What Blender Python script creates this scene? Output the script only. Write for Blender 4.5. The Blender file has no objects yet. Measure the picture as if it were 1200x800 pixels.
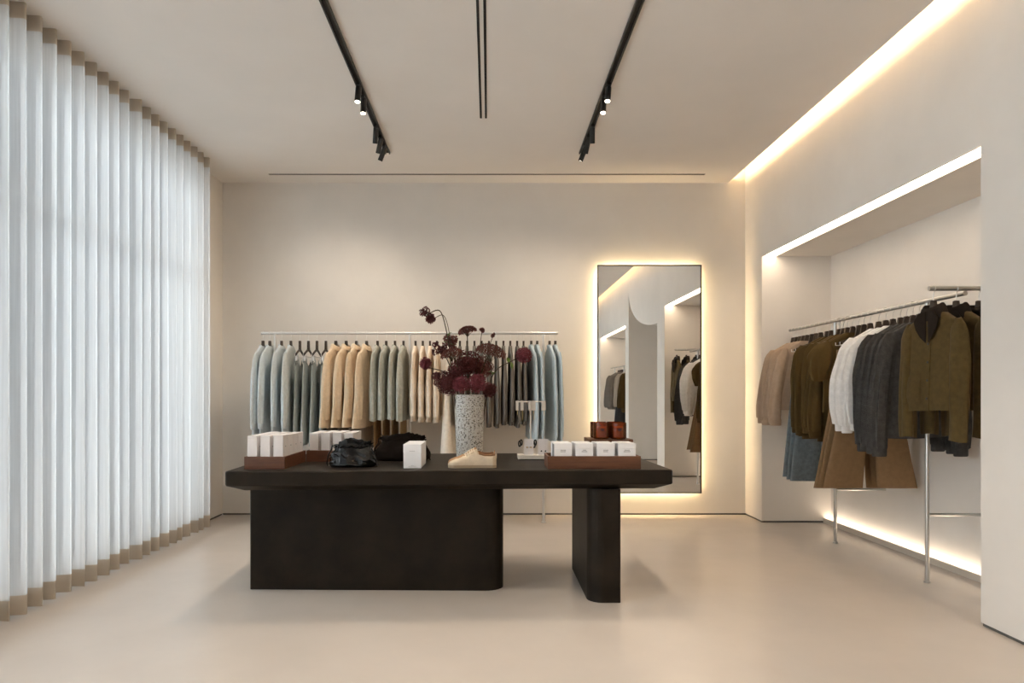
import bpy, bmesh, math, random
from mathutils import Vector, Matrix, noise

random.seed(7)
SC = bpy.context.scene
COL = SC.collection
PI = math.pi

# ------------------------------------------------------------------ camera, world, exposure
cam_d = bpy.data.cameras.new('camera')
cam_d.sensor_width = 36.0
cam_d.lens = 24.0
cam_d.shift_x = 0.0225
cam_d.shift_y = 0.0517
cam_d.clip_start = 0.05
cam = bpy.data.objects.new('camera', cam_d)
COL.objects.link(cam)
cam.location = (0, 0, 1.15)
cam.rotation_euler = (PI / 2, 0, 0)
SC.camera = cam

SC.view_settings.view_transform = 'Standard'
SC.view_settings.look = 'None'
SC.view_settings.gamma = 1.0
SC.view_settings.use_curve_mapping = False
SC.view_settings.exposure = 0.32
SC.cycles.max_bounces = 12
SC.cycles.diffuse_bounces = 6
SC.cycles.glossy_bounces = 4
SC.cycles.transmission_bounces = 6
SC.cycles.transparent_max_bounces = 16
SC.cycles.caustics_reflective = False
SC.cycles.caustics_refractive = False
SC.cycles.sample_clamp_indirect = 6.0
SC.cycles.use_denoising = True

SKY = 10.0            # overcast daylight
LED = 1.0            # scale of all led strips
SPOT_W = 19.0        # track spots

world = bpy.data.worlds.new('overcast_sky')
SC.world = world
world.use_nodes = True
bg = world.node_tree.nodes['Background']
bg.inputs['Color'].default_value = (0.88, 0.93, 1.0, 1)
bg.inputs['Strength'].default_value = SKY

# window portal: guides sampling of the daylight entering by the glazing, gives no light of its own
pl = bpy.data.lights.new('window_portal', 'AREA')
pl.shape = 'RECTANGLE'
pl.size = 9.6
pl.size_y = 3.05
pl.cycles.is_portal = True
po = bpy.data.objects.new('window_portal', pl)
COL.objects.link(po)
po.location = (-2.86, 1.05, 1.6)
po.rotation_euler = (PI / 2, 0, -PI / 2)


# ------------------------------------------------------------------ materials
MAT = {}


def mat(name, color, rough=0.6, metal=0.0, noise_scale=0, noise_amt=0.0, bump=0.0, bump_scale=None,
        emit=None, emit_s=0.0, sheen=0.0, stretch=None, color2=None, coat=0.0, spec=0.5, detail=4, sub=0.0):
    m = bpy.data.materials.new(name)
    m.use_nodes = True
    nt = m.node_tree
    b = nt.nodes['Principled BSDF']
    c = (*color, 1)
    b.inputs['Base Color'].default_value = c
    b.inputs['Roughness'].default_value = rough
    b.inputs['Metallic'].default_value = metal
    b.inputs['Specular IOR Level'].default_value = spec
    b.inputs['Coat Weight'].default_value = coat
    if sheen:
        b.inputs['Sheen Weight'].default_value = sheen
        b.inputs['Sheen Roughness'].default_value = 0.5
    if emit:
        b.inputs['Emission Color'].default_value = (*emit, 1)
        b.inputs['Emission Strength'].default_value = emit_s
    if noise_scale or bump:
        tc = nt.nodes.new('ShaderNodeTexCoord')
        mp = nt.nodes.new('ShaderNodeMapping')
        nt.links.new(tc.outputs['Object'], mp.inputs['Vector'])
        if stretch:
            mp.inputs['Scale'].default_value = stretch
    if noise_scale:
        n = nt.nodes.new('ShaderNodeTexNoise')
        n.inputs['Scale'].default_value = noise_scale
        n.inputs['Detail'].default_value = detail
        n.inputs['Roughness'].default_value = 0.6
        nt.links.new(mp.outputs['Vector'], n.inputs['Vector'])
        mix = nt.nodes.new('ShaderNodeMix')
        mix.data_type = 'RGBA'
        c2 = color2 if color2 else tuple(max(0, x * (1 - noise_amt)) for x in color)
        c1 = color if color2 else tuple(min(1, x * (1 + noise_amt * 0.6)) for x in color)
        mix.inputs[6].default_value = (*c1, 1)
        mix.inputs[7].default_value = (*c2, 1)
        ramp = nt.nodes.new('ShaderNodeMapRange')
        ramp.inputs['From Min'].default_value = 0.3
        ramp.inputs['From Max'].default_value = 0.7
        nt.links.new(n.outputs['Fac'], ramp.inputs['Value'])
        nt.links.new(ramp.outputs['Result'], mix.inputs['Factor'])
        nt.links.new(mix.outputs[2], b.inputs['Base Color'])
    if bump:
        n2 = nt.nodes.new('ShaderNodeTexNoise')
        n2.inputs['Scale'].default_value = bump_scale or noise_scale or 50
        n2.inputs['Detail'].default_value = 3
        nt.links.new(mp.outputs['Vector'], n2.inputs['Vector'])
        bp = nt.nodes.new('ShaderNodeBump')
        bp.inputs['Strength'].default_value = bump
        bp.inputs['Distance'].default_value = 0.01
        nt.links.new(n2.outputs['Fac'], bp.inputs['Height'])
        nt.links.new(bp.outputs['Normal'], b.inputs['Normal'])
    MAT[name] = m
    return m


def emission(name, color, strength):
    m = bpy.data.materials.new(name)
    m.use_nodes = True
    nt = m.node_tree
    nt.nodes.remove(nt.nodes['Principled BSDF'])
    e = nt.nodes.new('ShaderNodeEmission')
    e.inputs['Color'].default_value = (*color, 1)
    e.inputs['Strength'].default_value = strength
    nt.links.new(e.outputs[0], nt.nodes['Material Output'].inputs['Surface'])
    MAT[name] = m


# plaster and floor
mat('plaster', (0.78, 0.735, 0.68), 0.85, noise_scale=1.6, noise_amt=0.05, bump=0.06, bump_scale=9, spec=0.25)
mat('ceiling_plaster', (0.79, 0.735, 0.68), 0.9, noise_scale=1.2, noise_amt=0.035, bump=0.04, bump_scale=7, spec=0.2)
mat('floor_cement', (0.65, 0.58, 0.515), 0.25, noise_scale=1.1, noise_amt=0.07, bump=0.012, bump_scale=5, spec=0.45, detail=7)
mat('shadow_gap', (0.10, 0.095, 0.085), 0.7)
mat('plinth_white', (0.62, 0.55, 0.47), 0.6)
mat('black_metal', (0.012, 0.011, 0.010), 0.45)
mat('slot_black', (0.015, 0.013, 0.011), 0.8)
mat('slot_grey', (0.22, 0.20, 0.17), 0.7)
mat('window_frame_grey', (0.45, 0.46, 0.46), 0.5)
mat('exterior_paving', (0.66, 0.66, 0.65), 0.9, noise_scale=3, noise_amt=0.15)
mat('facade_pale', (0.30, 0.305, 0.31), 0.9, noise_scale=0.8, noise_amt=0.1)
mat('facade_window', (0.10, 0.12, 0.14), 0.2)
emission('led_cove', (1.0, 0.74, 0.41), 80 * LED)
emission('led_halo', (1.0, 0.74, 0.41), 38 * LED)
emission('led_niche', (1.0, 0.80, 0.60), 9.0 * LED)
emission('led_plinth', (1.0, 0.84, 0.66), 9 * LED)
emission('spot_lens', (1.0, 0.88, 0.7), 8)

# furniture and goods
mat('dark_plaster', (0.0190, 0.0140, 0.0095), 0.48, noise_scale=6, noise_amt=0.5, bump=0.15, bump_scale=14, detail=8, spec=0.14)
mat('walnut', (0.16, 0.060, 0.026), 0.45, noise_scale=7, color2=(0.085, 0.030, 0.013), stretch=(1, 6, 10), detail=6)
mat('white_card', (0.80, 0.755, 0.74), 0.55, noise_scale=30, noise_amt=0.03)
mat('white_gloss_card', (0.84, 0.83, 0.84), 0.45)
mat('box_lid_tan', (0.66, 0.53, 0.43), 0.6)
mat('print_grey', (0.20, 0.19, 0.19), 0.7)
mat('print_light', (0.42, 0.41, 0.41), 0.7)
mat('black_leather', (0.004, 0.004, 0.004), 0.12, bump=0.04, bump_scale=60, spec=0.32)
mat('brown_suede', (0.012, 0.008, 0.006), 0.95, bump=0.2, bump_scale=40, spec=0.1)
mat('steel', (0.55, 0.54, 0.52), 0.33, metal=1.0)
mat('white_steel', (0.78, 0.76, 0.73), 0.35, metal=0.5)
mat('chrome_hook', (0.75, 0.72, 0.68), 0.3, metal=0.8)
mat('hanger_wood', (0.045, 0.028, 0.018), 0.5, noise_scale=14, noise_amt=0.3, stretch=(1, 5, 5))
mat('black_frame', (0.008, 0.008, 0.008), 0.4)
mat('mirror_glass', (0.90, 0.90, 0.89), 0.0, metal=1.0)
mat('stand_cream', (0.74, 0.68, 0.60), 0.5)
mat('gold', (0.75, 0.50, 0.18), 0.3, metal=1.0)
mat('jet', (0.01, 0.01, 0.01), 0.3)
mat('wax', (0.80, 0.55, 0.32), 0.6)
mat('shoe_cream', (0.62, 0.50, 0.36), 0.75, noise_scale=24, noise_amt=0.14, bump=0.15, bump_scale=60)
mat('shoe_cream_shaded', (0.42, 0.24, 0.12), 0.8, noise_scale=24, noise_amt=0.12)  # rear shoe of the cream pair, its shade put into the colour
mat('shoe_lining', (0.30, 0.16, 0.08), 0.8)
mat('shoe_sole', (0.36, 0.27, 0.18), 0.7)
mat('lace_cream', (0.72, 0.60, 0.46), 0.8)
mat('flower_deep', (0.150, 0.038, 0.038), 0.8, noise_scale=60, noise_amt=0.5)
mat('flower_bright', (0.25, 0.055, 0.070), 0.75, noise_scale=60, noise_amt=0.45)
mat('flower_brown', (0.19, 0.062, 0.048), 0.8, noise_scale=60, noise_amt=0.5)
mat('stem_brown', (0.07, 0.045, 0.022), 0.7)
mat('leaf_green', (0.16, 0.24, 0.05), 0.6)


def terrazzo():
    m = mat('terrazzo', (0.5, 0.5, 0.47), 0.6)
    nt = m.node_tree
    b = nt.nodes['Principled BSDF']
    tc = nt.nodes.new('ShaderNodeTexCoord')
    prev = None
    base = (0.60, 0.575, 0.53, 1)
    for scale, thr, colr in ((120, 0.42, (0.27, 0.23, 0.18, 1)), (80, 0.30, (0.05, 0.042, 0.035, 1)), (48, 0.24, (0.12, 0.095, 0.07, 1))):
        v = nt.nodes.new('ShaderNodeTexVoronoi')
        v.inputs['Scale'].default_value = scale
        nt.links.new(tc.outputs['Object'], v.inputs['Vector'])
        r = nt.nodes.new('ShaderNodeMath')
        r.operation = 'LESS_THAN'
        r.inputs[1].default_value = thr
        nt.links.new(v.outputs['Distance'], r.inputs[0])
        # only some of the cells carry a chip
        sep = nt.nodes.new('ShaderNodeSeparateColor')
        nt.links.new(v.outputs['Color'], sep.inputs[0])
        pick = nt.nodes.new('ShaderNodeMath')
        pick.operation = 'GREATER_THAN'
        pick.inputs[1].default_value = 0.45
        nt.links.new(sep.outputs[0], pick.inputs[0])
        mul = nt.nodes.new('ShaderNodeMath')
        mul.operation = 'MULTIPLY'
        nt.links.new(r.outputs[0], mul.inputs[0])
        nt.links.new(pick.outputs[0], mul.inputs[1])
        mix = nt.nodes.new('ShaderNodeMix')
        mix.data_type = 'RGBA'
        nt.links.new(mul.outputs[0], mix.inputs['Factor'])
        if prev is None:
            mix.inputs[6].default_value = base
        else:
            nt.links.new(prev, mix.inputs[6])
        mix.inputs[7].default_value = colr
        prev = mix.outputs[2]
    nt.links.new(prev, b.inputs['Base Color'])


terrazzo()


def glass_pane():
    m = bpy.data.materials.new('window_glass')
    m.use_nodes = True
    nt = m.node_tree
    nt.nodes.remove(nt.nodes['Principled BSDF'])
    t = nt.nodes.new('ShaderNodeBsdfTransparent')
    t.inputs[0].default_value = (0.95, 0.97, 0.96, 1)
    g = nt.nodes.new('ShaderNodeBsdfGlossy')
    g.inputs['Roughness'].default_value = 0.0
    fr = nt.nodes.new('ShaderNodeFresnel')
    fr.inputs['IOR'].default_value = 1.45
    mx = nt.nodes.new('ShaderNodeMixShader')
    nt.links.new(fr.outputs[0], mx.inputs[0])
    nt.links.new(t.outputs[0], mx.inputs[1])
    nt.links.new(g.outputs[0], mx.inputs[2])
    nt.links.new(mx.outputs[0], nt.nodes['Material Output'].inputs['Surface'])
    MAT['window_glass'] = m


def amber_glass():
    m = bpy.data.materials.new('amber_glass')
    m.use_nodes = True
    nt = m.node_tree
    nt.nodes.remove(nt.nodes['Principled BSDF'])
    t = nt.nodes.new('ShaderNodeBsdfTransparent')
    t.inputs[0].default_value = (0.85, 0.36, 0.10, 1)
    g = nt.nodes.new('ShaderNodeBsdfGlossy')
    g.inputs['Roughness'].default_value = 0.05
    d = nt.nodes.new('ShaderNodeBsdfDiffuse')
    d.inputs[0].default_value = (0.28, 0.085, 0.022, 1)
    fr = nt.nodes.new('ShaderNodeFresnel')
    fr.inputs['IOR'].default_value = 1.5
    mx0 = nt.nodes.new('ShaderNodeMixShader')
    mx0.inputs[0].default_value = 0.25
    nt.links.new(t.outputs[0], mx0.inputs[1])
    nt.links.new(d.outputs[0], mx0.inputs[2])
    mx = nt.nodes.new('ShaderNodeMixShader')
    nt.links.new(fr.outputs[0], mx.inputs[0])
    nt.links.new(mx0.outputs[0], mx.inputs[1])
    nt.links.new(g.outputs[0], mx.inputs[2])
    nt.links.new(mx.outputs[0], nt.nodes['Material Output'].inputs['Surface'])
    MAT['amber_glass'] = m


def sheer(name, col, open_fac, transl_fac):
    m = bpy.data.materials.new(name)
    m.use_nodes = True
    nt = m.node_tree
    nt.nodes.remove(nt.nodes['Principled BSDF'])
    t = nt.nodes.new('ShaderNodeBsdfTransparent')
    tr = nt.nodes.new('ShaderNodeBsdfTranslucent')
    tr.inputs[0].default_value = (*col, 1)
    d = nt.nodes.new('ShaderNodeBsdfDiffuse')
    d.inputs[0].default_value = (*col, 1)
    a = nt.nodes.new('ShaderNodeMixShader')
    a.inputs[0].default_value = transl_fac
    nt.links.new(d.outputs[0], a.inputs[1])
    nt.links.new(tr.outputs[0], a.inputs[2])
    # vertical slub of the weave
    tc = nt.nodes.new('ShaderNodeTexCoord')
    mp = nt.nodes.new('ShaderNodeMapping')
    mp.inputs['Scale'].default_value = (40, 40, 0.8)
    nt.links.new(tc.outputs['Object'], mp.inputs['Vector'])
    n = nt.nodes.new('ShaderNodeTexNoise')
    n.inputs['Scale'].default_value = 2.0
    nt.links.new(mp.outputs['Vector'], n.inputs['Vector'])
    mr = nt.nodes.new('ShaderNodeMapRange')
    mr.inputs['To Min'].default_value = max(0, open_fac - 0.10)
    mr.inputs['To Max'].default_value = open_fac + 0.10 if open_fac else 0
    nt.links.new(n.outputs['Fac'], mr.inputs['Value'])
    b = nt.nodes.new('ShaderNodeMixShader')
    nt.links.new(mr.outputs['Result'], b.inputs[0])
    nt.links.new(a.outputs[0], b.inputs[1])
    nt.links.new(t.outputs[0], b.inputs[2])
    nt.links.new(b.outputs[0], nt.nodes['Material Output'].inputs['Surface'])
    MAT[name] = m


glass_pane()
amber_glass()
sheer('sheer_voile', (0.89, 0.90, 0.91), 0.38, 0.60)
sheer('sheer_hem', (0.50, 0.43, 0.35), 0.0, 0.12)  # same off-white fabric, its missing backlight put into the taupe colour


def cloth(name, col, rough=0.9, sheen=0.0, amt=0.10, bump=0.10):
    return mat(name, col, rough, noise_scale=35, noise_amt=amt, bump=bump, bump_scale=180, sheen=sheen, spec=0.2)


cloth('cloth_pale_blue', (0.62, 0.665, 0.68))
cloth('cloth_sky', (0.59, 0.66, 0.69))
cloth('cloth_greygreen', (0.40, 0.435, 0.43), 0.55)
cloth('cloth_beige', (0.74, 0.585, 0.415))
cloth('cloth_sage', (0.46, 0.46, 0.405), amt=0.18, bump=0.25)
cloth('cloth_cream', (0.84, 0.72, 0.59))
cloth('cloth_ivory', (0.86, 0.77, 0.66))
cloth('cloth_taupe', (0.18, 0.16, 0.14))
cloth('cloth_camel', (0.42, 0.28, 0.15))
cloth('cloth_fawn', (0.40, 0.30, 0.22))
cloth('cloth_denim', (0.15, 0.18, 0.20), amt=0.25)
cloth('cloth_olive', (0.080, 0.050, 0.015), sheen=0.05)
cloth('cloth_jacket', (0.085, 0.055, 0.018), amt=0.2, sheen=0.05)
cloth('cloth_corduroy', (0.018, 0.012, 0.008))
cloth('cloth_camel_brown', (0.235, 0.145, 0.075))
cloth('cloth_white', (0.80, 0.78, 0.76))
cloth('cloth_charcoal', (0.060, 0.057, 0.055), amt=0.3, bump=0.3)
cloth('cloth_slate', (0.045, 0.046, 0.05), amt=0.2)
cloth('cloth_stone', (0.40, 0.35, 0.29))


# ------------------------------------------------------------------ mesh helpers
class MB:
    """collects vertices and faces of one mesh object"""

    def __init__(self):
        self.v, self.f = [], []

    def add(self, vs, fs):
        o = len(self.v)
        self.v.extend(tuple(x) for x in vs)
        self.f.extend(tuple(i + o for i in f) for f in fs)
        return self

    def box(self, x0, x1, y0, y1, z0, z1):
        vs = [(x, y, z) for x in (x0, x1) for y in (y0, y1) for z in (z0, z1)]
        fs = [(0, 1, 3, 2), (4, 6, 7, 5), (0, 4, 5, 1), (2, 3, 7, 6), (0, 2, 6, 4), (1, 5, 7, 3)]
        return self.add(vs, fs)

    def loft(self, rings, closed=True, cap0=False, cap1=False):
        n = len(rings[0])
        vs = [p for r in rings for p in r]
        fs = []
        m = n if closed else n - 1
        for i in range(len(rings) - 1):
            for j in range(m):
                a = i * n + j
                b = i * n + (j + 1) % n
                fs.append((a, b, b + n, a + n))
        if cap0:
            fs.append(tuple(range(n - 1, -1, -1)))
        if cap1:
            k = (len(rings) - 1) * n
            fs.append(tuple(range(k, k + n)))
        return self.add(vs, fs)

    def tube(self, pts, r, n=8, caps=True):
        pts = [Vector(p) for p in pts]
        rad = r if isinstance(r, (list, tuple)) else [r] * len(pts)
        rings = []
        t0 = (pts[1] - pts[0]).normalized()
        up = Vector((0, 0, 1)) if abs(t0.z) < 0.9 else Vector((1, 0, 0))
        a = t0.cross(up).normalized()
        for i, p in enumerate(pts):
            if i == 0:
                t = pts[1] - pts[0]
            elif i == len(pts) - 1:
                t = pts[-1] - pts[-2]
            else:
                t = pts[i + 1] - pts[i - 1]
            t.normalize()
            a = (a - t * a.dot(t))
            if a.length < 1e-6:
                a = t.orthogonal()
            a.normalize()
            b = t.cross(a)
            rings.append([p + (a * math.cos(2 * PI * k / n) + b * math.sin(2 * PI * k / n)) * rad[i] for k in range(n)])
        return self.loft(rings, True, caps, caps)

    def lathe(self, prof, n=32, cx=0, cy=0, cap0=True, cap1=True):
        rings = [[(cx + r * math.cos(2 * PI * k / n), cy + r * math.sin(2 * PI * k / n), z) for k in range(n)] for r, z in prof]
        return self.loft(rings, True, cap0, cap1)

    def prism(self, poly, z0, z1):
        """poly in xy"""
        n = len(poly)
        vs = [(x, y, z0) for x, y in poly] + [(x, y, z1) for x, y in poly]
        fs = [tuple(range(n - 1, -1, -1)), tuple(range(n, 2 * n))]
        fs += [(i, (i + 1) % n, (i + 1) % n + n, i + n) for i in range(n)]
        return self.add(vs, fs)

    def build(self, name, m, parent=None, smooth=False, bevel=0, seg=2, loc=None):
        me = bpy.data.meshes.new(name)
        me.from_pydata(self.v, [], self.f)
        if bevel or True:
            bm = bmesh.new()
            bm.from_mesh(me)
            if bevel:
                bmesh.ops.bevel(bm, geom=list(bm.edges), offset=bevel, segments=seg, profile=0.5, affect='EDGES', clamp_overlap=True)
            bmesh.ops.recalc_face_normals(bm, faces=bm.faces)
            bm.to_mesh(me)
            bm.free()
        me.materials.append(MAT[m])
        if smooth:
            for p in me.polygons:
                p.use_smooth = True
            me.set_sharp_from_angle(angle=math.radians(55))
        o = bpy.data.objects.new(name, me)
        COL.objects.link(o)
        if parent is not None:
            o.parent = parent
        if loc is not None:
            o.location = loc
        return o


def tag(o, label, cat, group=None, kind=None):
    o['label'] = label
    o['category'] = cat
    if group:
        o['group'] = group
    if kind:
        o['kind'] = kind
    return o


def struct(o):
    o['kind'] = 'structure'
    return o


def thing(name, label, cat, loc=(0, 0, 0), rz=0.0, group=None):
    o = bpy.data.objects.new(name, None)
    o.empty_display_size = 0.05
    COL.objects.link(o)
    o.location = loc
    o.rotation_euler = (0, 0, rz)
    return tag(o, label, cat, group)


def part_copy(o, parent):
    c = o.copy()
    COL.objects.link(c)
    c.parent = parent
    return c


ORD = ['first', 'second', 'third', 'fourth', 'fifth', 'sixth', 'seventh', 'eighth', 'ninth', 'tenth', 'eleventh', 'twelfth']


def rrect(x0, x1, y0, y1, r, n=6):
    """rounded rectangle; r = single radius or four radii (x0y0, x1y0, x1y1, x0y1)"""
    rs = r if isinstance(r, (tuple, list)) else (r,) * 4
    out = []
    cs = [(x0, y0, PI, 1, 1), (x1, y0, 1.5 * PI, -1, 1), (x1, y1, 0, -1, -1), (x0, y1, 0.5 * PI, 1, -1)]
    for (cx, cy, a0, sx, sy), rr in zip(cs, rs):
        rr = max(rr, 0.0005)
        for k in range(n + 1):
            a = a0 + 0.5 * PI * k / n
            out.append((cx + sx * rr + rr * math.cos(a), cy + sy * rr + rr * math.sin(a)))
    return out


# ------------------------------------------------------------------ the room
CEIL = 3.17
TOP = 3.46
YB = 6.525          # back wall
YF = -4.5           # wall behind the camera
XR = 2.45           # right wall face
XL = -2.545         # left pier face
GAP = 0.016         # recessed shadow gap at the foot of the walls
N1 = (3.40, 6.13)   # niche in view
N2 = (-2.10, 0.67)  # niche further along the wall
NTOP = 2.39
NX = 3.07           # niche back

struct(MB().box(-3.2, 3.3, YF - 0.2, YB + 0.2, -0.12, 0.0).build('floor', 'floor_cement'))
struct(MB().box(-3.0, 3.3, YB, YB + 0.2, GAP, TOP).build('wall_back', 'plaster'))
struct(MB().box(-3.0, 3.3, YF - 0.2, YF, GAP, TOP).build('wall_front', 'plaster'))

w = MB()
w.box(XR, 3.3, N1[1], YB, GAP, TOP)                 # far pier
w.box(XR, 3.3, 2.99, N1[0], GAP, TOP)               # pier between niche and arched recess
w.box(XR, 3.3, N2[1], 0.95, GAP, TOP)
w.box(XR, 3.3, YF, N2[0], GAP, TOP)
for a, b in (N1, N2):
    w.box(XR, XR + 0.014, a, b, NTOP, TOP)          # lip in front of the light slot
    w.box(XR + 0.014, 2.575, a, b, NTOP + 0.03, TOP)
    w.box(2.575, 3.3, a, b, NTOP, TOP)              # soffit
    w.box(NX, 3.3, a, b, 0, NTOP)                   # niche back
# arched recess: header with a quarter-ellipse edge
y0, y1, zc = 0.95, 2.99, 2.97
poly = [(y0, TOP), (y0, zc)]
for k in range(1, 25):
    a = 0.5 * PI * k / 24
    poly.append((y1 - (y1 - y0) * math.cos(a), zc - 0.78 * math.sin(a)))
poly.append((y1, TOP))
n = len(poly)
vs = [(XR, y, z) for y, z in poly] + [(XR + 0.12, y, z) for y, z in poly]
w.add(vs, [tuple(range(n)), tuple(range(2 * n - 1, n - 1, -1))] + [(i, (i + 1) % n, (i + 1) % n + n, i + n) for i in range(n)])
w.box(NX, 3.3, y0, y1, 0, TOP)
wr = struct(w.build('wall_right', 'plaster'))

w = MB()
w.box(-3.0, XL, 5.95, YB, GAP, TOP)
w.box(-3.0, XL, YF, -3.75, GAP, TOP)
w.box(-3.0, -2.62, -3.75, 5.95, 3.10, TOP)
struct(w.build('wall_left', 'plaster'))

# ceiling slab stops short of the right wall, leaving the cove
w = MB()
w.box(-3.0, 2.285, YF, YB, CEIL, CEIL + 0.05)
w.box(-3.0, 3.3, YF, YB, TOP, TOP + 0.06)
struct(w.build('ceiling', 'ceiling_plaster'))

# recessed skirting lines
for i, (nm, bx) in enumerate((('back', (XL, 3.2, YB + 0.006, YB + 0.05)), ('front', (-3, 3.2, YF - 0.05, YF - 0.006)))):
    struct(MB().box(*bx, 0.0, GAP).build('baseboard_' + nm, 'shadow_gap'))
w = MB()
for a, b in ((N1[1], YB), (2.99, N1[0]), (N2[1], 0.95), (YF, N2[0])):
    w.box(XR + 0.006, 3.2, a + 0.006, b - 0.006, 0.0, GAP)
struct(w.build('baseboard_right', 'shadow_gap'))
struct(MB().box(-2.99, XL - 0.006, 5.956, YB, 0.0, GAP).build('baseboard_left', 'shadow_gap'))

# cove light strip lying on the edge of the ceiling slab
tag(MB().box(2.225, 2.262, YF + 0.05, YB - 0.02, CEIL + 0.05, CEIL + 0.062).build('cove_light_strip', 'led_cove'),
    'warm light strip running in the ceiling cove along the niche wall', 'light strip')

# niche lights
for (a, b), txt in ((N1, 'of the clothes niche beside the mirror'), (N2, 'of the niche seen in the mirror')):
    tag(MB().box(XR + 0.016, 2.573, a + 0.004, b - 0.004, NTOP + 0.014, NTOP + 0.029).build('niche_light_strip', 'led_niche'),
        'bright light strip set in the soffit ' + txt, 'light strip')
    t = thing('light_plinth', 'low lit plinth at the foot ' + txt, 'plinth', (3.0, a, 0))
    MB().box(0, 0.014, 0.003, b - a - 0.003, 0.0, 0.042).build('front_lip', 'plinth_white', t)
    MB().box(0.014, NX - 3.0 - 0.001, 0.003, b - a - 0.003, 0.0, 0.012).build('bottom', 'plinth_white', t)
    MB().box(0.022, 0.055, 0.006, b - a - 0.006, 0.013, 0.024).build('light_strip', 'led_plinth', t)

# windows behind the curtain
bays = [(-3.75, -1.35), (-1.35, 1.08), (1.08, 3.52), (3.52, 5.95)]
for i, (a, b) in enumerate(bays):
    f = MB()
    f.box(-2.80, -2.72, a, a + 0.05, 0, 3.10)
    f.box(-2.80, -2.72, b - 0.05, b, 0, 3.10)
    f.box(-2.80, -2.72, a + 0.05, b - 0.05, 0, 0.06)
    f.box(-2.80, -2.72, a + 0.05, b - 0.05, 3.04, 3.10)
    f.box(-2.79, -2.73, a + 0.05, b - 0.05, 2.30, 2.345)
    wo = struct(f.build('window_%d' % (i + 1), 'window_frame_grey'))
    MB().box(-2.763, -2.757, a + 0.05, b - 0.05, 0.06, 2.30).build('pane', 'window_glass', wo)
    MB().box(-2.763, -2.757, a + 0.05, b - 0.05, 2.345, 3.04).build('pane', 'window_glass', wo)

# the street outside
struct(MB().box(-40, -3.2, -30, 40, -0.2, -0.06).build('pavement', 'exterior_paving'))
bl = thing('street_building', 'pale building across the street seen through the sheer curtain', 'building', (-10, 9, -0.06))
MB().box(-6, 0, -9, 13, 0, 5.2).build('facade', 'facade_pale', bl)
for k in range(6):
    MB().box(0.002, 0.03, -8 + k * 3.3, -6.4 + k * 3.3, 0.9, 3.2).build('window', 'facade_window', bl)
MB().box(0.0, 0.25, -9, 13, 3.7, 3.95).build('cornice_band', 'facade_pale', bl)

# ------------------------------------------------------------------ curtains
def curtain(ya, yb, x, label, seed):
    rnd = random.Random(seed)
    t = thing('curtain', label, 'curtain', (x, ya, 0), 0, 'sheer curtains along the window wall')
    L = yb - ya
    npl = max(1, round(L / 0.13))
    segs = npl * 20
    zt, zb = CEIL - 0.001, 0.022
    ph = [rnd.uniform(-0.3, 0.3) for _ in range(npl + 2)]
    ph[0] = ph[npl] = ph[npl + 1] = 0.0
    am = [rnd.uniform(0.62, 1.28) for _ in range(npl + 2)]

    def prof(s, z):
        k = s * npl
        i = int(min(k, npl - 0.001))
        fr = k - i
        low = 1 - (z - zb) / (zt - zb)
        wgt = fr * fr * (3 - 2 * fr)
        A = (0.044 + 0.004 * low) * (1 + (am[i] * (1 - wgt) + am[i + 1] * wgt - 1) * (0.35 + 0.65 * low))
        sh = (ph[i] * (1 - wgt) + ph[i + 1] * wgt) * low * 0.10
        # a short face turned to the room's front, then a long return
        if fr < 0.45:
            q = fr / 0.45
            xx = -math.cos(PI * q)
            yy = 0.16 * q
        else:
            q = (fr - 0.45) / 0.55
            xx = math.cos(PI * q)
            yy = 0.16 + 0.84 * q
        xx = math.copysign(abs(xx) ** 0.8, xx) * A
        xx += 0.006 * low * math.sin(1.3 * k + seed)
        return (xx, (i + yy) / npl * L + sh, z)

    def sheet(z0, z1, rows, off=0.0):
        rings = []
        for r in range(rows + 1):
            z = z0 + (z1 - z0) * r / rows
            rings.append([(p[0] + off, p[1], p[2]) for p in (prof(i / segs, z) for i in range(segs + 1))])
        return MB().loft(rings, closed=False)

    sheet(zb + 0.10, zt - 0.085, 10).build('panel', 'sheer_voile', t, smooth=True)
    sheet(zt - 0.085, zt, 1).build('heading_band', 'sheer_hem', t, smooth=True)
    sheet(zb, zb + 0.10, 1).build('hem_band', 'sheer_hem', t, smooth=True)
    return t


curtain(4.655, 5.93, -2.425, 'white sheer curtain panel reaching the plaster pier by the back wall', 3)
curtain(2.10, 4.64, -2.435, 'white sheer curtain panel hung next to the one at the plaster pier', 5)
curtain(-0.8, 2.08, -2.435, 'white sheer curtain panel hung further along the window, third from the pier', 8)
curtain(-3.7, -0.82, -2.435, 'white sheer curtain panel at the far end of the window from the pier', 11)
# ------------------------------------------------------------------ ceiling fittings
for x, side in ((-0.845, 'window'), (0.772, 'niche')):
    t = thing('track_rail', 'black ceiling track carrying spotlights on the %s side' % side, 'light track', (x, 0, 0), 0, 'ceiling light tracks')
    MB().box(-0.021, -0.012, -3.0, 5.70, CEIL - 0.016, CEIL).build('flange', 'black_metal', t)
    MB().box(0.012, 0.021, -3.0, 5.70, CEIL - 0.016, CEIL).build('flange', 'black_metal', t)
    MB().box(-0.012, 0.012, -3.0, 5.70, CEIL - 0.005, CEIL).build('channel', 'slot_black', t)

SPOTS = {}


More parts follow.
